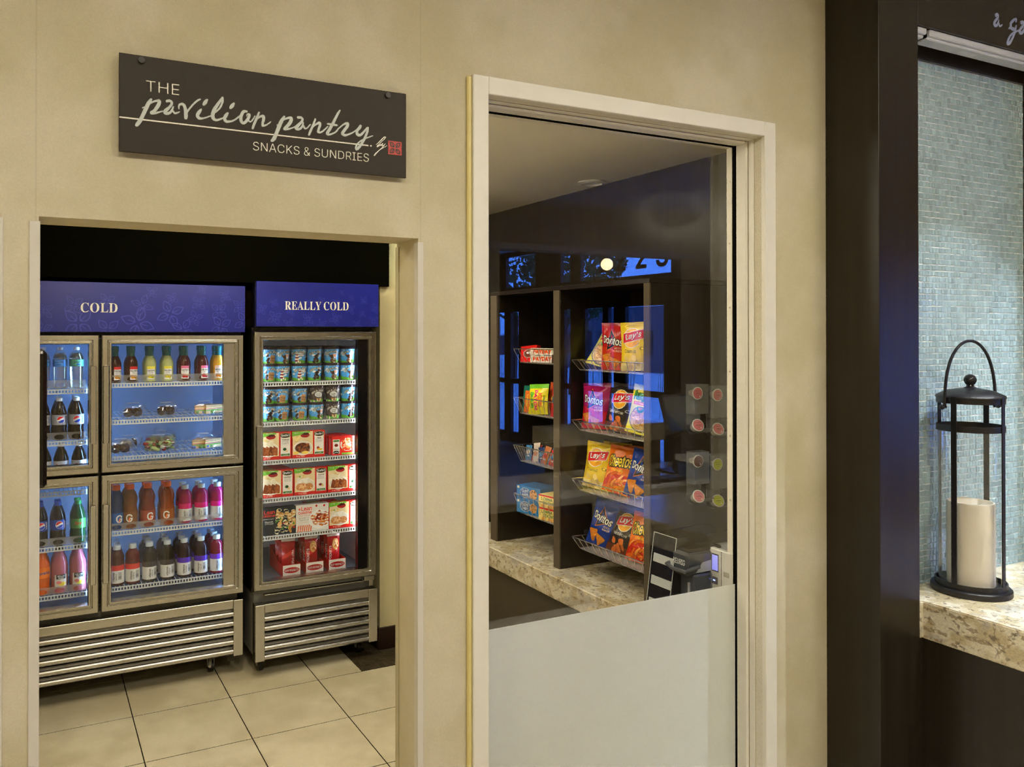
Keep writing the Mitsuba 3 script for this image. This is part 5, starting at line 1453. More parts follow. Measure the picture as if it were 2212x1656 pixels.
sgn(fit(txt("SNACKS & SUNDRIES", 0.02).buffer(-0.00045), 0.307, 0.0292, 0.6135, 0.0505), 0.0012, PALE, "lettering", "pale capitals SNACKS & SUNDRIES")
sgn(script(SCRIPT_BY), 0.0012, PALE, "script_lettering", "small pale script")
sq = sbox(0.6688, 0.0550, 0.7080, 0.0912)
lv = aff.translate(leaf_outline(0.0225, 0.11), 0.6884, 0.0731).intersection(sq.buffer(-0.001))
em = sgn(sq, 0.0012, lin(176, 50, 40), "emblem", "red square emblem of four leaves")
put("leaf_print", print_on(B(), [(lv, lin(26, 16, 12))], flat(tr(0.179, SY - 0.0012, 2.228) @ FACE_Y, 0.0002)), "paint_satin", em)

# ------------------------------------------------------------------ snack counter and display case behind the window
ZC, XC = 0.736, 2.067
CNT = thing("snack_counter", "granite topped counter along the dark wall behind the window", "counter")
put("worktop", B().box((XC, W1 + 0.002, ZC - 0.101), (2.755, 4.0, ZC), bev=0.004), "granite", CNT, "speckled golden granite worktop")
put("base_panel", B(lin(62, 54, 37)).box((XC + 0.035, W1 + 0.002, 0.0), (2.755, 3.95, ZC - 0.101)), "paint_satin", CNT, "plain dark brown front")
CASE = thing("display_case", "dark wooden display case of upright dividers standing on the granite counter", "display case")
for y0, y1 in ((2.444, 2.478), (3.045, 3.091), (3.60, 3.66)):
    put("divider", B().box((2.158, y0, ZC), (2.75, y1, 2.005), bev=0.001), "dark_wood", CASE)
    put("edge_strip", B().box((2.150, y0, ZC + 0.0005), (2.158, y1, 2.005), bev=0.001), "fin_wood", CASE)
put("top_board", B().box((2.150, 2.444, 2.005), (2.75, 3.66, 2.024), bev=0.001), "dark_wood", CASE)
put("back_panel", B().box((2.56, 2.478, ZC), (2.575, 3.60, 2.005)), "dark_wood", CASE)
for z in (0.80, 0.87):
    put("bolt_cap", B(lin(60, 58, 60)).tube([(2.30, 3.045, z + 0.02), (2.30, 3.040, z + 0.02)], 0.012, 12), "plastic_gloss", CASE)


def basket(label, x0, x1, y0, y1, zr, zf, lip=False, n=9, group="wire snack baskets"):
    t = thing("wire_basket", label, "basket", group)
    r = 0.0021
    b = B(lin(200, 196, 186))
    f = 0.035                                        # floor inset
    rim = [(x0, y0, zr), (x1, y0, zr), (x1, y1, zr), (x0, y1, zr)]
    flo = [(x0 + f * 0.6, y0 + f, zf), (x1 - 0.01, y0 + f, zf), (x1 - 0.01, y1 - f, zf), (x0 + f * 0.6, y1 - f, zf)]
    for loop, rr in ((rim, r * 1.25), (flo, r)):
        for p, q in zip(loop, loop[1:] + loop[:1]):
            b.tube([p, q], rr, 6)
    def lerp(p, q, t_):
        return tuple(np.asarray(p) * (1 - t_) + np.asarray(q) * t_)
    for k in range(n + 1):
        t_ = k / n
        b.tube([lerp(rim[0], rim[3], t_), lerp(flo[0], flo[3], t_), lerp(flo[1], flo[2], t_), lerp(rim[1], rim[2], t_)], r * 0.8, 5)
    for k in range(1, 6):
        t_ = k / 6
        b.tube([lerp(rim[0], rim[1], t_), lerp(flo[0], flo[1], t_), lerp(flo[3], flo[2], t_), lerp(rim[3], rim[2], t_)], r * 0.8, 5)
    put("wires", b, "chrome_wire", t)
    if x1 < 2.54:
        for yh in (y0 + 0.05, y1 - 0.05):
            put("hook", B(lin(200)).tube([(x1, yh, zr), (2.56, yh, zr + 0.005)], 0.003, 6), "chrome_wire", t)
    if lip:
        v = np.array([(x0 + 0.004, y0 + 0.008, zr - 0.004), (x0 + 0.004, y1 - 0.008, zr - 0.004), (x0 + f * 0.6 + 0.004, y1 - f, zf + 0.003), (x0 + f * 0.6 + 0.004, y0 + f, zf + 0.003)])
        put("front_lip", B().tri(v, [[0, 1, 2, 3]]), "clear_plastic", t)
    put("liner", B(lin(150, 146, 150)).box((x0 + f * 0.6, y0 + f, zf + 0.0022), (x1 - 0.012, y1 - f, zf + 0.0034)), "paint_satin", t)
    return t


XBK = 2.191
RB = [(1.689, 1.643), (1.417, 1.372), (1.152, 1.103), (0.891, 0.842)]
for i, (zr, zf) in enumerate(RB):
    basket(f"wire basket of chip bags right of the first divider, {ORD[i]} from top", XBK, 2.52, 2.485, 3.005, zr, zf, lip=True, n=11)
LB = [(1.732, 1.662), (1.485, 1.405), (1.245, 1.165), (1.001, 0.905)]
for i, (zr, zf) in enumerate(LB):
    basket(f"wire basket of {('candy packets', 'candy boxes and bags', 'small snack bars', 'cookie boxes')[i]} left of the first divider, {ORD[i]} from top", XBK, 2.50, 3.10, 3.50, zr, zf, lip=i in (1, 2), n=9 if i != 2 else 16)

# printed chip bags
def word_logo(word, x, y, w, h, fill, edge, pad=0.0022, skew=0, rotd=0):
    g = fit(aff.skew(txt(word, 0.02, True), skew), -w / 2, -h / 2, w / 2, h / 2)
    g = aff.translate(aff.rotate(g, rotd, origin=(0, 0)), x, y)
    return [(g.buffer(pad), edge), (g, fill)]


def tri_chip(x, y, s, rotd, c):
    t = Polygon([(-s, s * 0.75), (s, s * 0.75), (0, -s)]).buffer(s * 0.12)
    g = aff.translate(aff.rotate(t, rotd, origin=(0, 0)), x, y)
    return [(g.buffer(s * 0.08), c * 0.55), (g, c)] + [(q, k * np.clip(c * 1.25, 0, 1) * 0 + (np.clip(c * 1.3, 0, 1) if k else c * 0.75)) for k, (q, _) in enumerate(blobs(int(abs(x) * 9000) + 50, 9, (x - s * .6, y - s * .4, x + s * .6, y + s * .6), s * 0.10, [c]))]


BGW, BGH = 0.150, 0.205
def nacho_art(base, base2, logo_edge, sub1, sub2):
    W_, H_ = BGW, BGH
    lay = [(sbox(-W_, -1, W_, 1), base), (Polygon([(-W_, -0.1), (W_, -0.1), (W_, 0.06), (-W_, 0.12)]), base2), (sbox(-W_, H_ * 0.94, W_, 1), base * 0.6)]
    tri_ = Polygon([(-0.012, H_ * 0.86), (0.034, H_ * 0.56), (-0.030, H_ * 0.42)])
    lay += [(tri_.buffer(0.002), lin(240, 120, 40)), (tri_.difference(tri_.buffer(-0.008)), lin(20, 16, 20)), (tri_.buffer(-0.008), base)]
    lay += word_logo("Doritos", -0.002, H_ * 0.62, 0.108, 0.034, lin(236, 236, 232), lin(16, 16, 20), 0.0024, 0, -8)
    lay += [(at_(txt(sub1, 0.008, True), 0.030, H_ * 0.46), lin(230, 200, 170)), (at_(txt(sub2, 0.008, True), 0.030, H_ * 0.40), lin(230, 200, 170))]
    lay += tri_chip(-0.038, H_ * 0.22, 0.027, 8, lin(214, 130, 40)) + tri_chip(0.002, H_ * 0.14, 0.025, -20, lin(222, 140, 46))
    return lay


def potato_art(base, low, sub, subc, chipc):
    W_, H_ = BGW, BGH
    lay = [(sbox(-W_, -1, W_, 1), base), (sbox(-W_, -1, W_, H_ * 0.16), low), (sbox(-W_, H_ * 0.95, W_, 1), base * 0.75)]
    lay += [(ell(-0.006, H_ * 0.67, 0.043, 0.043), lin(245, 240, 220)), (ell(-0.006, H_ * 0.67, 0.040, 0.040), lin(240, 170, 40)), (ell(-0.004, H_ * 0.70, 0.028, 0.026), lin(250, 214, 90))]
    rib = aff.rotate(Polygon([(-0.052, H_ * 0.63), (0.046, H_ * 0.63), (0.052, H_ * 0.78), (-0.046, H_ * 0.78)]).buffer(0.004), 10)
    lay += [(rib.buffer(0.002), WHITE_), (rib, lin(196, 26, 34))] + word_logo("Lay's", 0.0, H_ * 0.705, 0.082, 0.030, WHITE_, lin(150, 14, 24), 0.0012, 12, 10)
    lay += [(at_(txt(sub, 0.013), -0.012, H_ * 0.40), subc)]
    lay += blobs(21, 9, (-0.055, H_ * 0.04, 0.035, H_ * 0.26), 0.017, [chipc, np.clip(chipc * 0.8, 0, 1), np.clip(chipc * 1.15, 0, 0.95)], 0.6)
    lay += [(ell(0.048, H_ * 0.45, 0.013, 0.006).difference(ell(0.048, H_ * 0.45, 0.011, 0.0045)), subc)]
    return lay


def ring_art():
    W_, H_ = BGW, BGH
    Y_, G_ = lin(236, 226, 60), lin(30, 110, 60)
    lay = [(sbox(-W_, -1, W_, 1), Y_), (sbox(-W_, H_ * 0.93, W_, 1), lin(200, 200, 60)), (ell(0, H_ * 0.30, 0.058, 0.054), lin(24, 60, 70)), (ell(0, H_ * 0.30, 0.055, 0.051), lin(220, 190, 130))]
    g = np.random.default_rng(4)
    disk = ell(0, H_ * 0.30, 0.054, 0.050)
    for k in range(22):
        x, y, r = g.uniform(-0.045, 0.045), H_ * 0.30 + g.uniform(-0.04, 0.04), g.uniform(0.012, 0.017)
        ring = ell(x, y, r, r * 0.85, g.uniform(0, 180)).difference(ell(x, y, r * 0.58, r * 0.45))
        lay += [(ring.buffer(0.0012).intersection(disk), lin(160, 104, 40)), (ring.intersection(disk), (lin(232, 180, 84), lin(214, 150, 60), lin(244, 206, 120))[k % 3])]
    lay += word_logo("Funyuns", 0, H_ * 0.77, 0.124, 0.042, lin(60, 160, 70), G_ * 0.4, 0.003, 8, 3)
    lay += [(sbox(-0.058, H_ * 0.585, 0.058, H_ * 0.65), lin(222, 90, 30)), (at_(txt("Onion Flavored Rings", 0.007, True), 0, H_ * 0.617), lin(250, 236, 160))]
    arc = ell(-0.006, H_ * 0.53, 0.018, 0.020).difference(ell(-0.006, H_ * 0.545, 0.011, 0.014)).intersection(sbox(-1, 0, 1, H_ * 0.54))
    lay += [(arc, lin(50, 140, 60))]
    return lay


def puff_art():
    W_, H_ = BGW, BGH
    O_ = lin(240, 120, 16)
    lay = [(sbox(-W_, -1, W_, 1), O_), (sbox(-W_, -1, W_, H_ * 0.40), lin(196, 40, 20)), (sbox(-W_, H_ * 0.95, W_, 1), O_ * 0.7)]
    g = np.random.default_rng(6)
    for k in range(24):
        x, y, a = g.uniform(-0.06, 0.06), g.uniform(0.0, H_ * 0.40), g.uniform(-40, 70)
        c = (lin(240, 130, 30), lin(226, 100, 20), lin(248, 160, 60))[k % 3]
        s_ = aff.translate(aff.rotate(LineString([(-0.016, 0), (-0.004, 0.003), (0.016, -0.001)]).buffer(0.005), a, origin=(0, 0)), x, y)
        lay += [(s_.buffer(0.001), lin(140, 40, 10)), (s_, c)]
    lay += word_logo("Cheetos", 0, H_ * 0.68, 0.128, 0.052, lin(250, 216, 50), BLK, 0.0045, 6, 6)
    lay += [(at_(aff.skew(txt("crunchy", 0.012, True), 10), 0, H_ * 0.48), lin(250, 216, 50))]
    return lay


BAGS = {
    "nacho": (lambda: nacho_art(lin(166, 26, 24), lin(190, 50, 24), 0, "NACHO", "CHEESE"), "red tortilla chip bag"),
    "spicy": (lambda: nacho_art(lin(150, 18, 84), lin(186, 20, 40), 0, "NACHO", "CHEESE"), "magenta tortilla chip bag"),
    "ranch": (lambda: nacho_art(lin(16, 58, 150), lin(14, 46, 130), 0, "COOL", "RANCH"), "blue tortilla chip bag"),
    "classic": (lambda: potato_art(lin(238, 204, 40), lin(236, 220, 150), "Classic", lin(40, 34, 20), lin(236, 206, 120)), "yellow potato chip bag"),
    "bbq": (lambda: potato_art(lin(40, 32, 28), lin(90, 44, 24), "Barbecue", lin(226, 222, 214), lin(206, 110, 50)), "dark brown barbecue chip bag"),
    "ring": (ring_art, "yellow green onion ring snack bag"),
    "puff": (puff_art, "orange cheese puff bag"),
}
def chip_bag(kind, y, z, label, x=2.268, yaw=-74, lean=-9, roll=0, sc=1.0):
    key = thing("chip_bag", label, "chip bag", "chip bags in the wire baskets")
    if ("bag" + kind) not in _PROTO:
        _PROTO["bag" + kind] = [(n_, shape_of(b_, mt)) for n_, b_, mt in pillow(BGW, BGH, 0.052, BAGS[kind][0](), 8, 10, 0.05, 0.012, len(kind) * 3, flare=0.03)]
    m = tr(x, y, z) @ rotz(math.radians(yaw)) @ rot([1, 0, 0], math.radians(lean)) @ rot([0, 1, 0], math.radians(roll))
    for n_, d_ in _PROTO["bag" + kind]:
        scene[f"{key}__{n_}"] = {**d_, "to_world": T4(m)}
    return key
rows_b = [(RB[0][1], (("ring", 2.92, 13, -30, -0.022), ("nacho", 2.795, 0, -2, 0.0), ("classic", 2.662, -2, -3, 0.0)), "top basket"),
          (RB[1][1], (("spicy", 2.938, -2, -8, 0), ("bbq", 2.782, 8, -9, 0), ("ring", 2.64, 8, -10, 0)), "second basket"),
          (RB[2][1], (("classic", 2.935, 4, -8, 0), ("puff", 2.797, 6, -14, 0), ("ranch", 2.655, 8, -14, 0)), "third basket"),
          (RB[3][1], (("ranch", 2.912, 10, -12, 0), ("bbq", 2.775, 8, -22, 0), ("puff", 2.64, 4, -16, 0)), "lowest basket")]
for z, bs, wh in rows_b:
    for i, (k, y, roll, lean, dz) in enumerate(bs):
        chip_bag(k, y, z + 0.006 + max(0, abs(math.sin(math.radians(roll))) * 0.06), f"{BAGS[k][1]}, {('left', 'middle', 'right')[i]} one in the {wh} of chips", lean=lean, roll=roll)
    for i, (k, y, roll, lean, dz) in enumerate(bs):
        chip_bag(k, y - 0.012, z + 0.006, f"{BAGS[k][1]} behind the {('left', 'middle', 'right')[i]} front bag in the {wh}", x=2.365, lean=-8)

# the left bay: candy, bars and cookies
def packet(label, w, h, t, layers, at, yaw=-74, lean=-10, roll=0, mt="foil_gloss", side=None, cat="candy packet", grp="candy in the wire baskets", soft=None):
    """a thin box (or a soft packet) with a printed front"""
    key = thing("candy_packet" if cat == "candy packet" else "cookie_box", label, cat, grp)
    m = tr(*at) @ rotz(math.radians(yaw)) @ rot([1, 0, 0], math.radians(lean)) @ rot([0, 1, 0], math.radians(roll))
    if soft:
        for n_, b_, mt_ in pillow(w, h, t, layers, 6, 7, 0.06, 0.008, soft):
            put(n_, {**shape_of(b_, mt_), "to_world": T4(m)}, None, key)
        return key
    b = B(layers[0][1] if side is None else side).box((-w / 2, 0, 0), (w / 2, t, h), bev=0.0008)
    lb = print_on(B(), art([(g.intersection(sbox(-w / 2, 0, w / 2, h)), c) for g, c in layers]), lambda x, y: np.column_stack([x, np.full(len(x), -0.0004), y]))
    put("box", {**shape_of(b, "paint_satin"), "to_world": T4(m)}, None, key)
    put("front_print", {**shape_of(lb, mt), "to_world": T4(m)}, None, key)
    return key
F_ = sbox(-1, -1, 1, 1)
z0 = LB[0][1] + 0.005
packet("red candy packet with white oval, left end of the top candy basket", 0.105, 0.082, 0.03, [(F_, lin(206, 34, 28)), (ell(0, 0.042, 0.034, 0.022), WHITE_), (ell(0, 0.042, 0.031, 0.019), lin(120, 60, 40)), (ell(0.002, 0.046, 0.018, 0.006), WHITE_)], (2.235, 3.43, z0), roll=-6)
for k in range(2):
    packet(f"white peanut candy bar box with orange letters, {('lower', 'upper')[k]} one in the top candy basket", 0.15, 0.034, 0.06, [(F_, lin(232, 226, 214)), (fit(txt("PAYDAY", 0.02, True).buffer(0.02 * 0.08), -0.058, 0.007, 0.058, 0.028), lin(214, 80, 30))], (2.232, 3.305, z0 + 0.036 * k), lean=-4)
packet("brown and white candy bar box, right end of the top candy basket", 0.08, 0.07, 0.05, [(F_, lin(70, 46, 36)), (sbox(-0.04, 0.04, 0.04, 0.07), lin(210, 206, 196)), (at_(txt("bar", 0.014, True), 0, 0.02), WHITE_)], (2.24, 3.18, z0), lean=-4)
z0 = LB[1][1] + 0.005
for k, y in enumerate((3.47, 3.405)):
    packet(f"tall green and orange candy box, {('leftmost', 'second from left')[k]} in the second candy basket", 0.05, 0.135, 0.022, [(F_, lin(20, 96, 76)), (sbox(-0.014, 0.0, 0.020, 0.11), lin(226, 110, 30)), (at_(txt("Reese's", 0.013, True), 0.002, 0.06, rotd=90), lin(240, 210, 60))], (2.245, y, z0), lean=-8)
packet("yellow sour candy bag with green and pink letters in the second candy basket", 0.125, 0.15, 0.035, [(F_, lin(240, 224, 30)), (sbox(-1, 0.128, 1, 1), lin(120, 200, 50)), (at_(txt("SOUR", 0.021, True).buffer(0.0015), -0.036, 0.07, rotd=-90), lin(80, 170, 50)), (at_(txt("PATCH", 0.021, True).buffer(0.0015), -0.006, 0.07, rotd=-90), lin(220, 50, 110)), (at_(txt("KIDS", 0.02, True).buffer(0.0015), 0.022, 0.07, rotd=-90), lin(230, 110, 30)), (at_(txt("CANDY", 0.009, True), 0.045, 0.07, rotd=-90), lin(40, 90, 40))], (2.236, 3.345, z0), lean=-9, soft=2, roll=-4)
packet("orange candy bag behind the yellow sour candy bag", 0.11, 0.155, 0.03, [(F_, lin(206, 90, 40)), (ell(0, 0.08, 0.03, 0.02), lin(240, 200, 80))], (2.30, 3.30, z0), soft=4, lean=-8, roll=6)
packet("red and blue candy bag at the right end of the second candy basket", 0.10, 0.15, 0.03, [(F_, lin(190, 28, 36)), (Polygon([(-0.05, 0.1), (0.05, 0.05), (0.05, 0.02), (-0.05, 0.07)]), lin(20, 70, 110)), (at_(txt("Skittles", 0.014, True), 0.0, 0.065, rotd=-26), WHITE_)], (2.245, 3.185, z0), soft=6, lean=-8)
z0 = LB[2][1] + 0.005
BARC = [lin(60, 120, 170), lin(170, 40, 40), lin(214, 200, 190), lin(40, 60, 110), lin(190, 110, 60), lin(90, 150, 190), lin(200, 60, 60), lin(110, 70, 50)]
for k in range(10):
    y = 3.455 - 0.034 * k
    packet(f"small wrapped snack bar in the third basket of the left bay, {ORD[k]} from left", 0.040, 0.075 + 0.012 * (k % 3), 0.016, [(F_, BARC[k % 8]), (ell(0, 0.04, 0.013, 0.012), BARC[(k + 2) % 8]), (sbox(-0.012, 0.018, 0.012, 0.024), WHITE_)], (2.25 + 0.012 * (k % 2), y, z0), soft=k + 1, lean=-12 - 6 * (k % 3), roll=RNG.uniform(-14, 14))
z0 = LB[3][1] + 0.005
ck = lambda: [(F_, lin(36, 110, 170)), (ell(-0.022, 0.034, 0.036, 0.025), WHITE_), (ell(-0.022, 0.034, 0.034, 0.023), lin(24, 70, 130)), (fit(txt("CHIPS", 0.01, True), -0.046, 0.035, 0.0, 0.050), WHITE_), (fit(txt("AHOY!", 0.01, True), -0.044, 0.017, 0.0, 0.032), WHITE_), (ell(0.034, 0.033, 0.026, 0.024), lin(206, 150, 84))] + blobs(15, 16, (0.014, 0.014, 0.054, 0.052), 0.0035, [lin(70, 36, 22)]) + [(sbox(-0.078, 0.052, -0.064, 0.064), lin(226, 220, 190))]
ld = lambda: [(F_, lin(240, 216, 130)), (sbox(-1, 0.052, 1, 0.062), lin(200, 40, 40)), (fit(txt("LORNA", 0.01, True), -0.045, 0.034, 0.03, 0.049), lin(30, 90, 50)), (fit(txt("DOONE", 0.01, True), -0.035, 0.016, 0.04, 0.031), lin(30, 90, 50))] + blobs(16, 6, (-0.05, 0.0, 0.05, 0.012), 0.012, [lin(226, 170, 90), lin(206, 140, 60)])
for k in range(2):
    packet(f"blue chocolate chip cookie box, {('lower', 'upper')[k]} one of the stack in the cookie basket", 0.165, 0.067, 0.13, ck(), (2.215, 3.40, z0 + 0.0685 * k), lean=0, yaw=-78, cat="cookie box", grp="cookie boxes in the wire basket")
    packet(f"yellow shortbread box, {('lower', 'upper')[k]} one of the stack in the cookie basket", 0.13, 0.060, 0.12, ld(), (2.215, 3.228, z0 + 0.0615 * k), lean=0, yaw=-80, cat="cookie box", grp="cookie boxes in the wire basket")

# coffee pod holders on the near divider
PODC = {"pink": lin(222, 122, 130), "lime": lin(198, 212, 40), "brown": lin(120, 84, 66)}
def pod(label, kind, at, yaw, tilt):
    key = thing("coffee_pod", label, "coffee pod", "coffee pods in the clear holders")
    if "pod" + kind not in _PROTO:
        c = B(lin(196, 194, 190)).lathe([(0, -0.036), (0.015, -0.036), (0.0165, -0.034), (0.0215, -0.004), (0.0215, 0.0)], 22)
        l = B(lin(236, 234, 230)).lathe([(0.0215, -0.0015), (0.0252, -0.0015), (0.0252, 0.0006), (0.0242, 0.0012), (0, 0.0012)], 26)
        lay = [(ell(0, 0, 0.0215, 0.0215), PODC[kind]), (ell(0, 0, 0.0215, 0.0215).difference(ell(0, 0, 0.0205, 0.0205)), PODC[kind] * 0.7), (at_(txt("coffee", 0.005, True), 0, 0.0), PODC[kind] * 0.25), (at_(txt("roast", 0.004), 0, -0.008), PODC[kind] * 0.4), (sbox(-0.012, 0.009, 0.012, 0.0105), PODC[kind] * 0.4), (ell(0.010, -0.012, 0.003, 0.003), lin(236, 234, 230))]
        _PROTO["pod" + kind] = [("cup", shape_of(c, "plastic_gloss")), ("lid", shape_of(l, "paint_satin")), ("lid_print", shape_of(print_on(B(), art(lay), lambda x, y: np.column_stack([x, y, np.full(len(x), 0.0016)])), "foil_gloss"))]
    m = tr(*at) @ rotz(math.radians(yaw)) @ rot([1, 0, 0], math.radians(90 - tilt))
    for n_, d_ in _PROTO["pod" + kind]:
        scene[f"{key}__{n_}"] = {**d_, "to_world": T4(m)}
holders = [(2.336, 2.412, 1.414, 1.606, "upper left", "pink", "pink"), (2.441, 2.519, 1.394, 1.596, "upper right", "pink", "pink"), (2.337, 2.415, 1.137, 1.339, "lower left", "brown", "pink"), (2.440, 2.520, 1.110, 1.319, "lower right", "lime", "lime")]
for xa, xb, za, zb_, wh, k1, k2 in holders:
    t = thing("pod_holder", f"clear plastic coffee pod holder, {wh} of the four by the coffee maker", "pod holder", "clear coffee pod holders")
    ya = 2.444
    c = (xa + xb) / 2
    b = B()
    zs_ = za + 0.075
    b.box((xa, ya - 0.046, zs_), (xb, ya - 0.044, zb_)).box((xa, ya - 0.044, zs_), (xa + 0.002, ya - 0.001, zb_)).box((xb - 0.002, ya - 0.044, zs_), (xb, ya - 0.001, zb_)).box((xa + 0.002, ya - 0.003, za + 0.02), (xb - 0.002, ya - 0.001, zb_))
    put("chute", b, "milky_clear", t)
    cup = B()
    pa = [(ya - 0.003, za + 0.03), (ya - 0.006, za + 0.012), (ya - 0.022, za + 0.001), (ya - 0.045, za), (ya - 0.062, za + 0.008), (ya - 0.068, za + 0.022)]
    for (y0, z0_), (y1, z1_) in zip(pa[:-1], pa[1:]):
        cup.tri([(xa, y0, z0_), (xb, y0, z0_), (xb, y1, z1_), (xa, y1, z1_)], [[0, 1, 2, 3]])
    put("catch_tray", cup, "milky_clear", t)
    put("pull_tab", B().tube([(xa - 0.001, y, z) for y, z in pa], 0.0022, 6).tube([(xb + 0.001, y, z) for y, z in pa], 0.0022, 6), "milky_clear", t)
    pod(f"{k1} lidded coffee pod at the top of the {wh} clear holder", k1, (c - 0.026, ya - 0.052, zb_ - 0.034), -4, 0)
    pod(f"{k2} lidded coffee pod lying in the tray of the {wh} clear holder", k2, (c - 0.045, ya - 0.074, za + 0.036), -14, 24)
mat("milky_clear", {"type": "blendbsdf", "weight": 0.55, "a": {"type": "diffuse", "reflectance": rgb((0.42, 0.45, 0.46))}, "b": {"type": "thindielectric", "int_ior": 1.45}}, two=False)

# the coffee maker
KM = thing("coffee_maker", "black and silver single serve coffee maker with lit blue screen on the granite counter", "coffee maker")
SIL, DK, BLKG = lin(176, 178, 180), lin(62, 66, 74), lin(14, 14, 16)
put("housing", B(SIL).box((2.264, 2.122, ZC), (2.43, 2.402, 1.012), bev=0.01), "paint_satin", KM, "silver grey housing")
pr = Polygon([(2.085, ZC), (2.40, ZC), (2.40, 1.052), (2.132, 1.052)])
XZ = np.array([[1, 0, 0, 0], [0, 0, -1, 0], [0, 1, 0, 0], [0, 0, 0, 1.0]])
rs = put("reservoir", B(BLKG).prism(pr, 0.122, tr(0, 2.398, 0) @ XZ), "plastic_gloss", KM, "black water tank with silver stripes")
slope = np.array([0.047, 0, 0.316]); sl = np.linalg.norm(slope); ex = slope / sl
RM = np.eye(4); RM[:3, 0] = (0, -1, 0); RM[:3, 1] = ex; RM[:3, 2] = np.cross((0, -1, 0), ex); RM[:3, 3] = (2.085, 2.398, ZC)
st = B(lin(178, 182, 184))
for k in range(3):
    v0 = 0.045 + k * 0.083
    st.prism(sbox(0.012, v0, 0.118, v0 + 0.032), 0.0012, RM)
st.prism(sbox(0.0, 0.0, 0.122, sl).difference(sbox(0.0025, -0.1, 0.1195, sl - 0.0025)), 0.0014, RM)
put("stripe", st, "paint_satin", rs, "silver stripes and edge line")
hd_ = put("brew_head", B(DK).box((2.120, 2.215, 0.925), (2.30, 2.292, 1.012), bev=0.010).box((2.135, 2.219, 1.008), (2.30, 2.288, 1.022), BLKG, bev=0.006), "plastic_gloss", KM, "dark grey brewing head")
put("lettering", B(lin(220)).prism(fit(txt("KEURIG", 0.02), 0.010, 0.040, 0.068, 0.060), 0.001, tr(2.120, 2.292, 0.925) @ FACE_X), "paint_satin", hd_)
put("lift_handle", B(lin(70, 74, 82)).tube([(2.15, 2.302, 0.965), (2.105, 2.300, 0.957), (2.094, 2.255, 0.952), (2.105, 2.206, 0.950), (2.17, 2.204, 0.962)], 0.0075, 10), "plastic_gloss", hd_)
put("side_window", B(lin(168, 172, 178)).prism(Polygon([(0.0, 0.012), (0.075, 0.012), (0.083, 0.052), (0.03, 0.046)]), 0.0012, tr(2.165, 2.215, 0.925) @ FACE_Y), "plastic_gloss", hd_)
put("column", B(DK).box((2.150, 2.210, ZC + 0.03), (2.29, 2.290, 0.93), bev=0.006), "plastic_gloss", KM, "dark grey column under the head")
put("mug_rest", B(lin(150, 154, 160)).box((2.145, 2.228, ZC + 0.06), (2.151, 2.236, 0.90)), "paint_satin", KM)
put("drip_tray", B(lin(44, 46, 52)).box((2.075, 2.20, ZC), (2.27, 2.276, ZC + 0.032), bev=0.006).box((2.09, 2.21, ZC + 0.032), (2.25, 2.268, ZC + 0.035), lin(120, 124, 130)), "plastic_gloss", KM)
fa = put("control_panel", B(lin(206, 208, 206)).box((2.240, 2.122, ZC + 0.01), (2.264, 2.335, 1.020), bev=0.004), "paint_satin", KM, "silver control panel")
put("seam", B(lin(30)).box((2.2394, 2.1655, ZC + 0.02), (2.2402, 2.1675, 1.016)), "paint_matte", fa)
scr = put("screen", B(lin(20, 24, 60)).box((2.2385, 2.180, 0.938), (2.2402, 2.212, 1.002)), "plastic_gloss", fa)
put("display_light", {**shape_of(B().tri([(2.2383, 2.210, 0.942), (2.2383, 2.182, 0.942), (2.2383, 2.182, 0.998), (2.2383, 2.210, 0.998)], [[0, 1, 2, 3]]), "paint_matte"), "emitter": {"type": "area", "radiance": rgb((0.05, 0.10, 0.80))}}, None, scr, "lit blue display")
bt = put("button", B(lin(30, 36, 70)).box((2.2380, 2.184, 0.892), (2.2402, 2.214, 0.918), bev=0.0008), "plastic_gloss", fa)
put("button_light", {**shape_of(B().tri([(2.2377, 2.205, 0.903), (2.2377, 2.194, 0.903), (2.2377, 2.194, 0.908), (2.2377, 2.205, 0.908)], [[0, 1, 2, 3]]), "paint_matte"), "emitter": {"type": "area", "radiance": rgb((0.5, 0.8, 3.0))}}, None, bt)
put("latch", B(lin(150, 150, 146)).box((2.238, 2.130, 0.930), (2.2402, 2.156, 0.948), bev=0.0008), "paint_satin", fa)

# black display on the left-hand side wall
DS = thing("wall_display", "slim black wall display seen edge-on just inside the doorway's left jamb", "display")
put("body", B(lin(16, 14, 16)).box((0.0, 3.12, 1.268), (0.046, 3.60, 1.748), bev=0.012), "plastic_gloss", DS)
put("bracket", B(lin(30)).box((-0.0065, 3.28, 1.42), (0.002, 3.44, 1.60)), "paint_satin", DS)

# ------------------------------------------------------------------ granite counter in front of the niche, its lamp strip and the lantern
GC = thing("lobby_counter", "thick granite counter on a dark panelled base before the mosaic niche", "counter")
pg = Polygon([(2.815, 0.55), (3.9, 0.55), (3.9, 1.788), (3.698, 1.788), (3.698, 1.9265), (2.8, 1.9265), (2.8, 1.795), (2.815, 1.792)])
put("worktop", B().prism(pg.buffer(-0.004, join_style="mitre"), 0.130, tr(0, 0, 0.734)).prism(pg, 0.122, tr(0, 0, 0.738)), "granite", GC, "speckled grey and gold granite slab")
put("base_panel", B().box((2.818, 0.60, 0.0), (3.85, 1.7895, 0.734)), "dark_wood", GC, "dark brown laminate base")
SL = thing("strip_light", "slim white strip lamp fixed under the dark header", "light fixture")
for xa, xb in ((2.8005, 2.866), (2.884, 3.69)):
    put("housing", B(lin(214, 216, 222)).box((xa, 1.803, 2.876), (xb, 1.872, 2.8985), bev=0.003).box((xa, 1.815, 2.866), (xb, 1.868, 2.877), bev=0.003), "paint_satin", SL)
put("connector", B(lin(14)).box((2.866, 1.815, 2.872), (2.884, 1.868, 2.8985)), "paint_matte", SL)
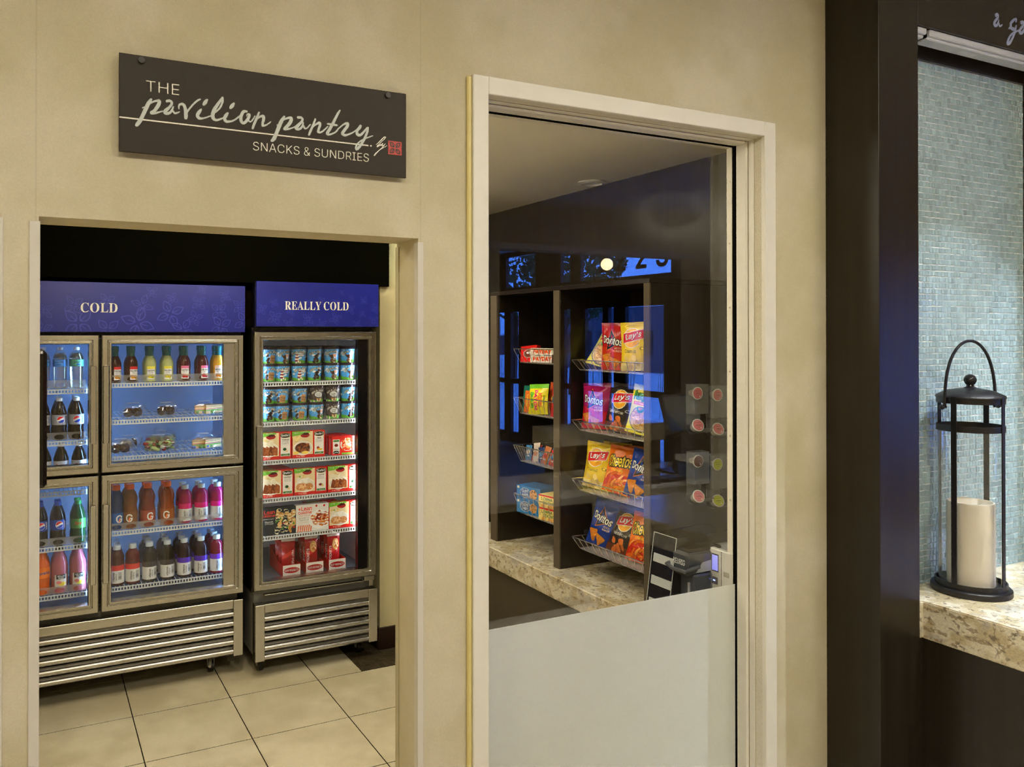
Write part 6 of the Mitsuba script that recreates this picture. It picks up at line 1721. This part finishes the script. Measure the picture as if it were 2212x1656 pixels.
put("paper_label", B(lin(232, 232, 236)).box((3.12, 1.83, 2.8645), (3.22, 1.86, 2.866)), "paint_satin", SL)

LN = thing("lantern", "tall black metal lantern with glass cylinder and pillar candle on granite counter", "lantern")
LX, LY, LZ = 3.085, 1.786, 0.8645
IRON = lin(26, 25, 27)
put("base", B(IRON).lathe([(0, 0), (0.126, 0.0), (0.1275, 0.003), (0.1275, 0.019), (0.124, 0.023), (0.113, 0.024), (0.113, 0.043), (0.108, 0.043), (0.108, 0.026), (0, 0.026)], 56, at=(LX, LY, LZ)), "paint_satin", LN)
th_ = math.atan2(LX, LY)
rx_, dx_ = np.array([math.cos(th_), -math.sin(th_)]), np.array([math.sin(th_), math.cos(th_)])
for al in (-27, 63, 153, 243):
    a = math.radians(al)
    n_ = math.cos(a) * rx_ + math.sin(a) * dx_
    tn = np.array([-n_[1], n_[0]])
    m = np.eye(4); m[:2, 0] = tn; m[:2, 1] = n_; m[2, :3] = (0, 0, 1); m[:3, 2] = (0, 0, 1); m[:2, 3] = (LX, LY)
    post = B(IRON).box((-0.0095, 0.1075, LZ + 0.024), (0.0095, 0.1115, LZ + 0.715), bev=0.0008)
    put("post", B().add(post, m), "paint_satin", LN)
for z, hgt in ((1.452, 0.022), (1.553, 0.025)):
    a = [(0.1035, 0), (0.1075, 0), (0.1075, hgt), (0.1035, hgt), (0.1035, 0)]
    put("ring", B(IRON).lathe(a, 56, at=(LX, LY, z)), "paint_satin", LN)
put("lid", B(IRON).lathe([(0.1035, 0), (0.110, -0.003), (0.111, 0.0), (0.108, 0.006), (0.075, 0.022), (0.03, 0.031), (0, 0.033)], 56, at=(LX, LY, 1.576)), "paint_satin", LN)
put("finial", B(IRON).lathe([(0.020, 0), (0.020, 0.005), (0.013, 0.008), (0.011, 0.014), (0.016, 0.018), (0.0205, 0.028), (0.0205, 0.036), (0.015, 0.047), (0.006, 0.052), (0, 0.0525)], 28, at=(LX, LY, 1.605)), "plastic_gloss", LN)
ax = math.cos(math.radians(227)) * rx_ + math.sin(math.radians(227)) * dx_
t_ = np.linspace(0, math.pi, 40)
hp = [(LX + ax[0] * 0.113 * math.cos(s), LY + ax[1] * 0.113 * math.cos(s), 1.545 + 0.235 * math.sin(s) ** 0.8) for s in t_]
hd2 = put("handle", B(IRON).tube(hp, 0.0052, 10), "plastic_gloss", LN)
for s in (1, -1):
    p = np.array([LX + s * ax[0] * 0.108, LY + s * ax[1] * 0.108, 1.540])
    q = p + np.array([s * ax[0], s * ax[1], 0]) * 0.024
    put("pivot", B(IRON).tube([p, p + (q - p) * 0.55], 0.005, 10).mesh(trimesh.creation.icosphere(2, 0.0095).apply_translation(q - (q - p) * 0.25)), "plastic_gloss", hd2)
put("glass", B().lathe([(0.1015, 0.046), (0.1015, 0.585)], 56, at=(LX, LY, LZ)), "clear_plastic", LN, "clear glass cylinder")
CD = tag(put("pillar_candle", B().lathe([(0, 0), (0.073, 0), (0.0757, 0.004), (0.0757, 0.296), (0.074, 0.302), (0.069, 0.303), (0.063, 0.297), (0.052, 0.270), (0.03, 0.258), (0, 0.255)], 48, at=(LX, LY, LZ + 0.0265)), "wax"), "thick ivory pillar candle standing inside the black lantern", "candle")

# ------------------------------------------------------------------ the reception desk behind the camera, seen mirrored in the window
RD = thing("reception_desk", "granite topped reception desk mirrored in the window pane", "desk")
put("worktop", B().box((1.75, -0.98, 0.688), (5.2, -0.12, 0.74), bev=0.004), "granite", RD)
put("ledge", B().box((3.60, -1.25, 0.925), (4.75, -0.98, 1.07), bev=0.004), "granite", RD)
put("body", B().box((1.85, -0.95, 0.0), (5.1, -0.2, 0.688)).box((3.7, -1.22, 0.0), (4.7, -0.99, 0.925)), "dark_wood", RD)
KB = thing("keyboard", "black keyboard on the mirrored reception desk", "keyboard")
kb = B(lin(24, 24, 26)).box((3.86, -0.40, 0.7405), (4.30, -0.26, 0.758), bev=0.003)
put("case", kb, "paint_satin", KB)
keys = B(lin(44, 44, 48))
for i in range(14):
    for j in range(5):
        keys.box((3.875 + i * 0.0295, -0.39 + j * 0.025, 0.758), (3.90 + i * 0.0295, -0.369 + j * 0.025, 0.764))
k = put("keycaps", keys, "paint_satin", KB); labels[k] = {"kind": "stuff"}
tag(put("paper_sheet", B(lin(226, 226, 222)).box((3.86, -0.235, 0.7405), (4.16, -0.14, 0.743)), "paint_matte"), "white paper sheets at the front of the mirrored reception desk", "paper")
tag(put("yellow_folder", B(lin(226, 206, 60)).add(B(lin(226, 206, 60)).box((-0.16, -0.1, 0), (0.16, 0.1, 0.004)), tr(3.52, -0.24, 0.7405) @ rotz(0.35)), "paint_matte"), "yellow folder on the mirrored reception desk", "folder")
BX = thing("paper_box", "blue box with white sheets on top on the mirrored reception desk", "box")
put("box", B(lin(60, 90, 140)).box((4.36, -0.42, 0.7405), (4.58, -0.24, 0.86), bev=0.003), "paint_satin", BX)
put("sheets", B(lin(230, 230, 232)).box((4.34, -0.43, 0.86), (4.60, -0.23, 0.905), bev=0.001), "paint_matte", BX)
MN = thing("monitor", "tilted desk monitor showing a pale map, mirrored in the window", "monitor")
m = tr(4.50, -0.52, 1.20) @ rotz(math.radians(180 - 12)) @ rot([1, 0, 0], -0.28)
put("frame", B().add(B(lin(40)).box((-0.22, 0.0, -0.15), (0.22, 0.03, 0.15), bev=0.006), m), "paint_satin", MN)
lay = [(sbox(-0.2, -0.13, 0.2, 0.13), lin(206, 214, 210)), (ell(-0.09, 0.03, 0.06, 0.05), lin(150, 190, 150)), (Polygon([(0.05, -0.13), (0.2, -0.13), (0.2, 0.0), (0.12, -0.05)]), lin(60, 110, 190)), (LineString([(-0.2, -0.02), (0.0, 0.03), (0.2, 0.1)]).buffer(0.004), lin(230, 190, 90))]
put("screen", print_on(B(), art(lay), flat(m @ FACE_Y, 0.0008)), "paint_satin", MN)
put("stand", B(lin(30)).tube([(4.50, -0.56, 1.12), (4.50, -0.60, 0.75)], 0.02, 10).box((4.38, -0.70, 0.7405), (4.62, -0.50, 0.752), bev=0.003), "paint_satin", MN)
GLB = thing("pendant_lamp", "small warm globe lamp hanging by the entrance, mirrored in the window", "lamp")
gm = trimesh.creation.icosphere(3, 0.075).apply_translation((6.35, Yr(7.98), 2.67))
put("globe", {**shape_of(B().mesh(gm), "paint_matte"), "emitter": {"type": "area", "radiance": rgb((15.0, 10.0, 5.5))}}, None, GLB)
put("rod", B(lin(30)).tube([(6.35, Yr(7.98), 2.745), (6.35, Yr(7.98), LCEIL)], 0.006, 8), "paint_satin", GLB)
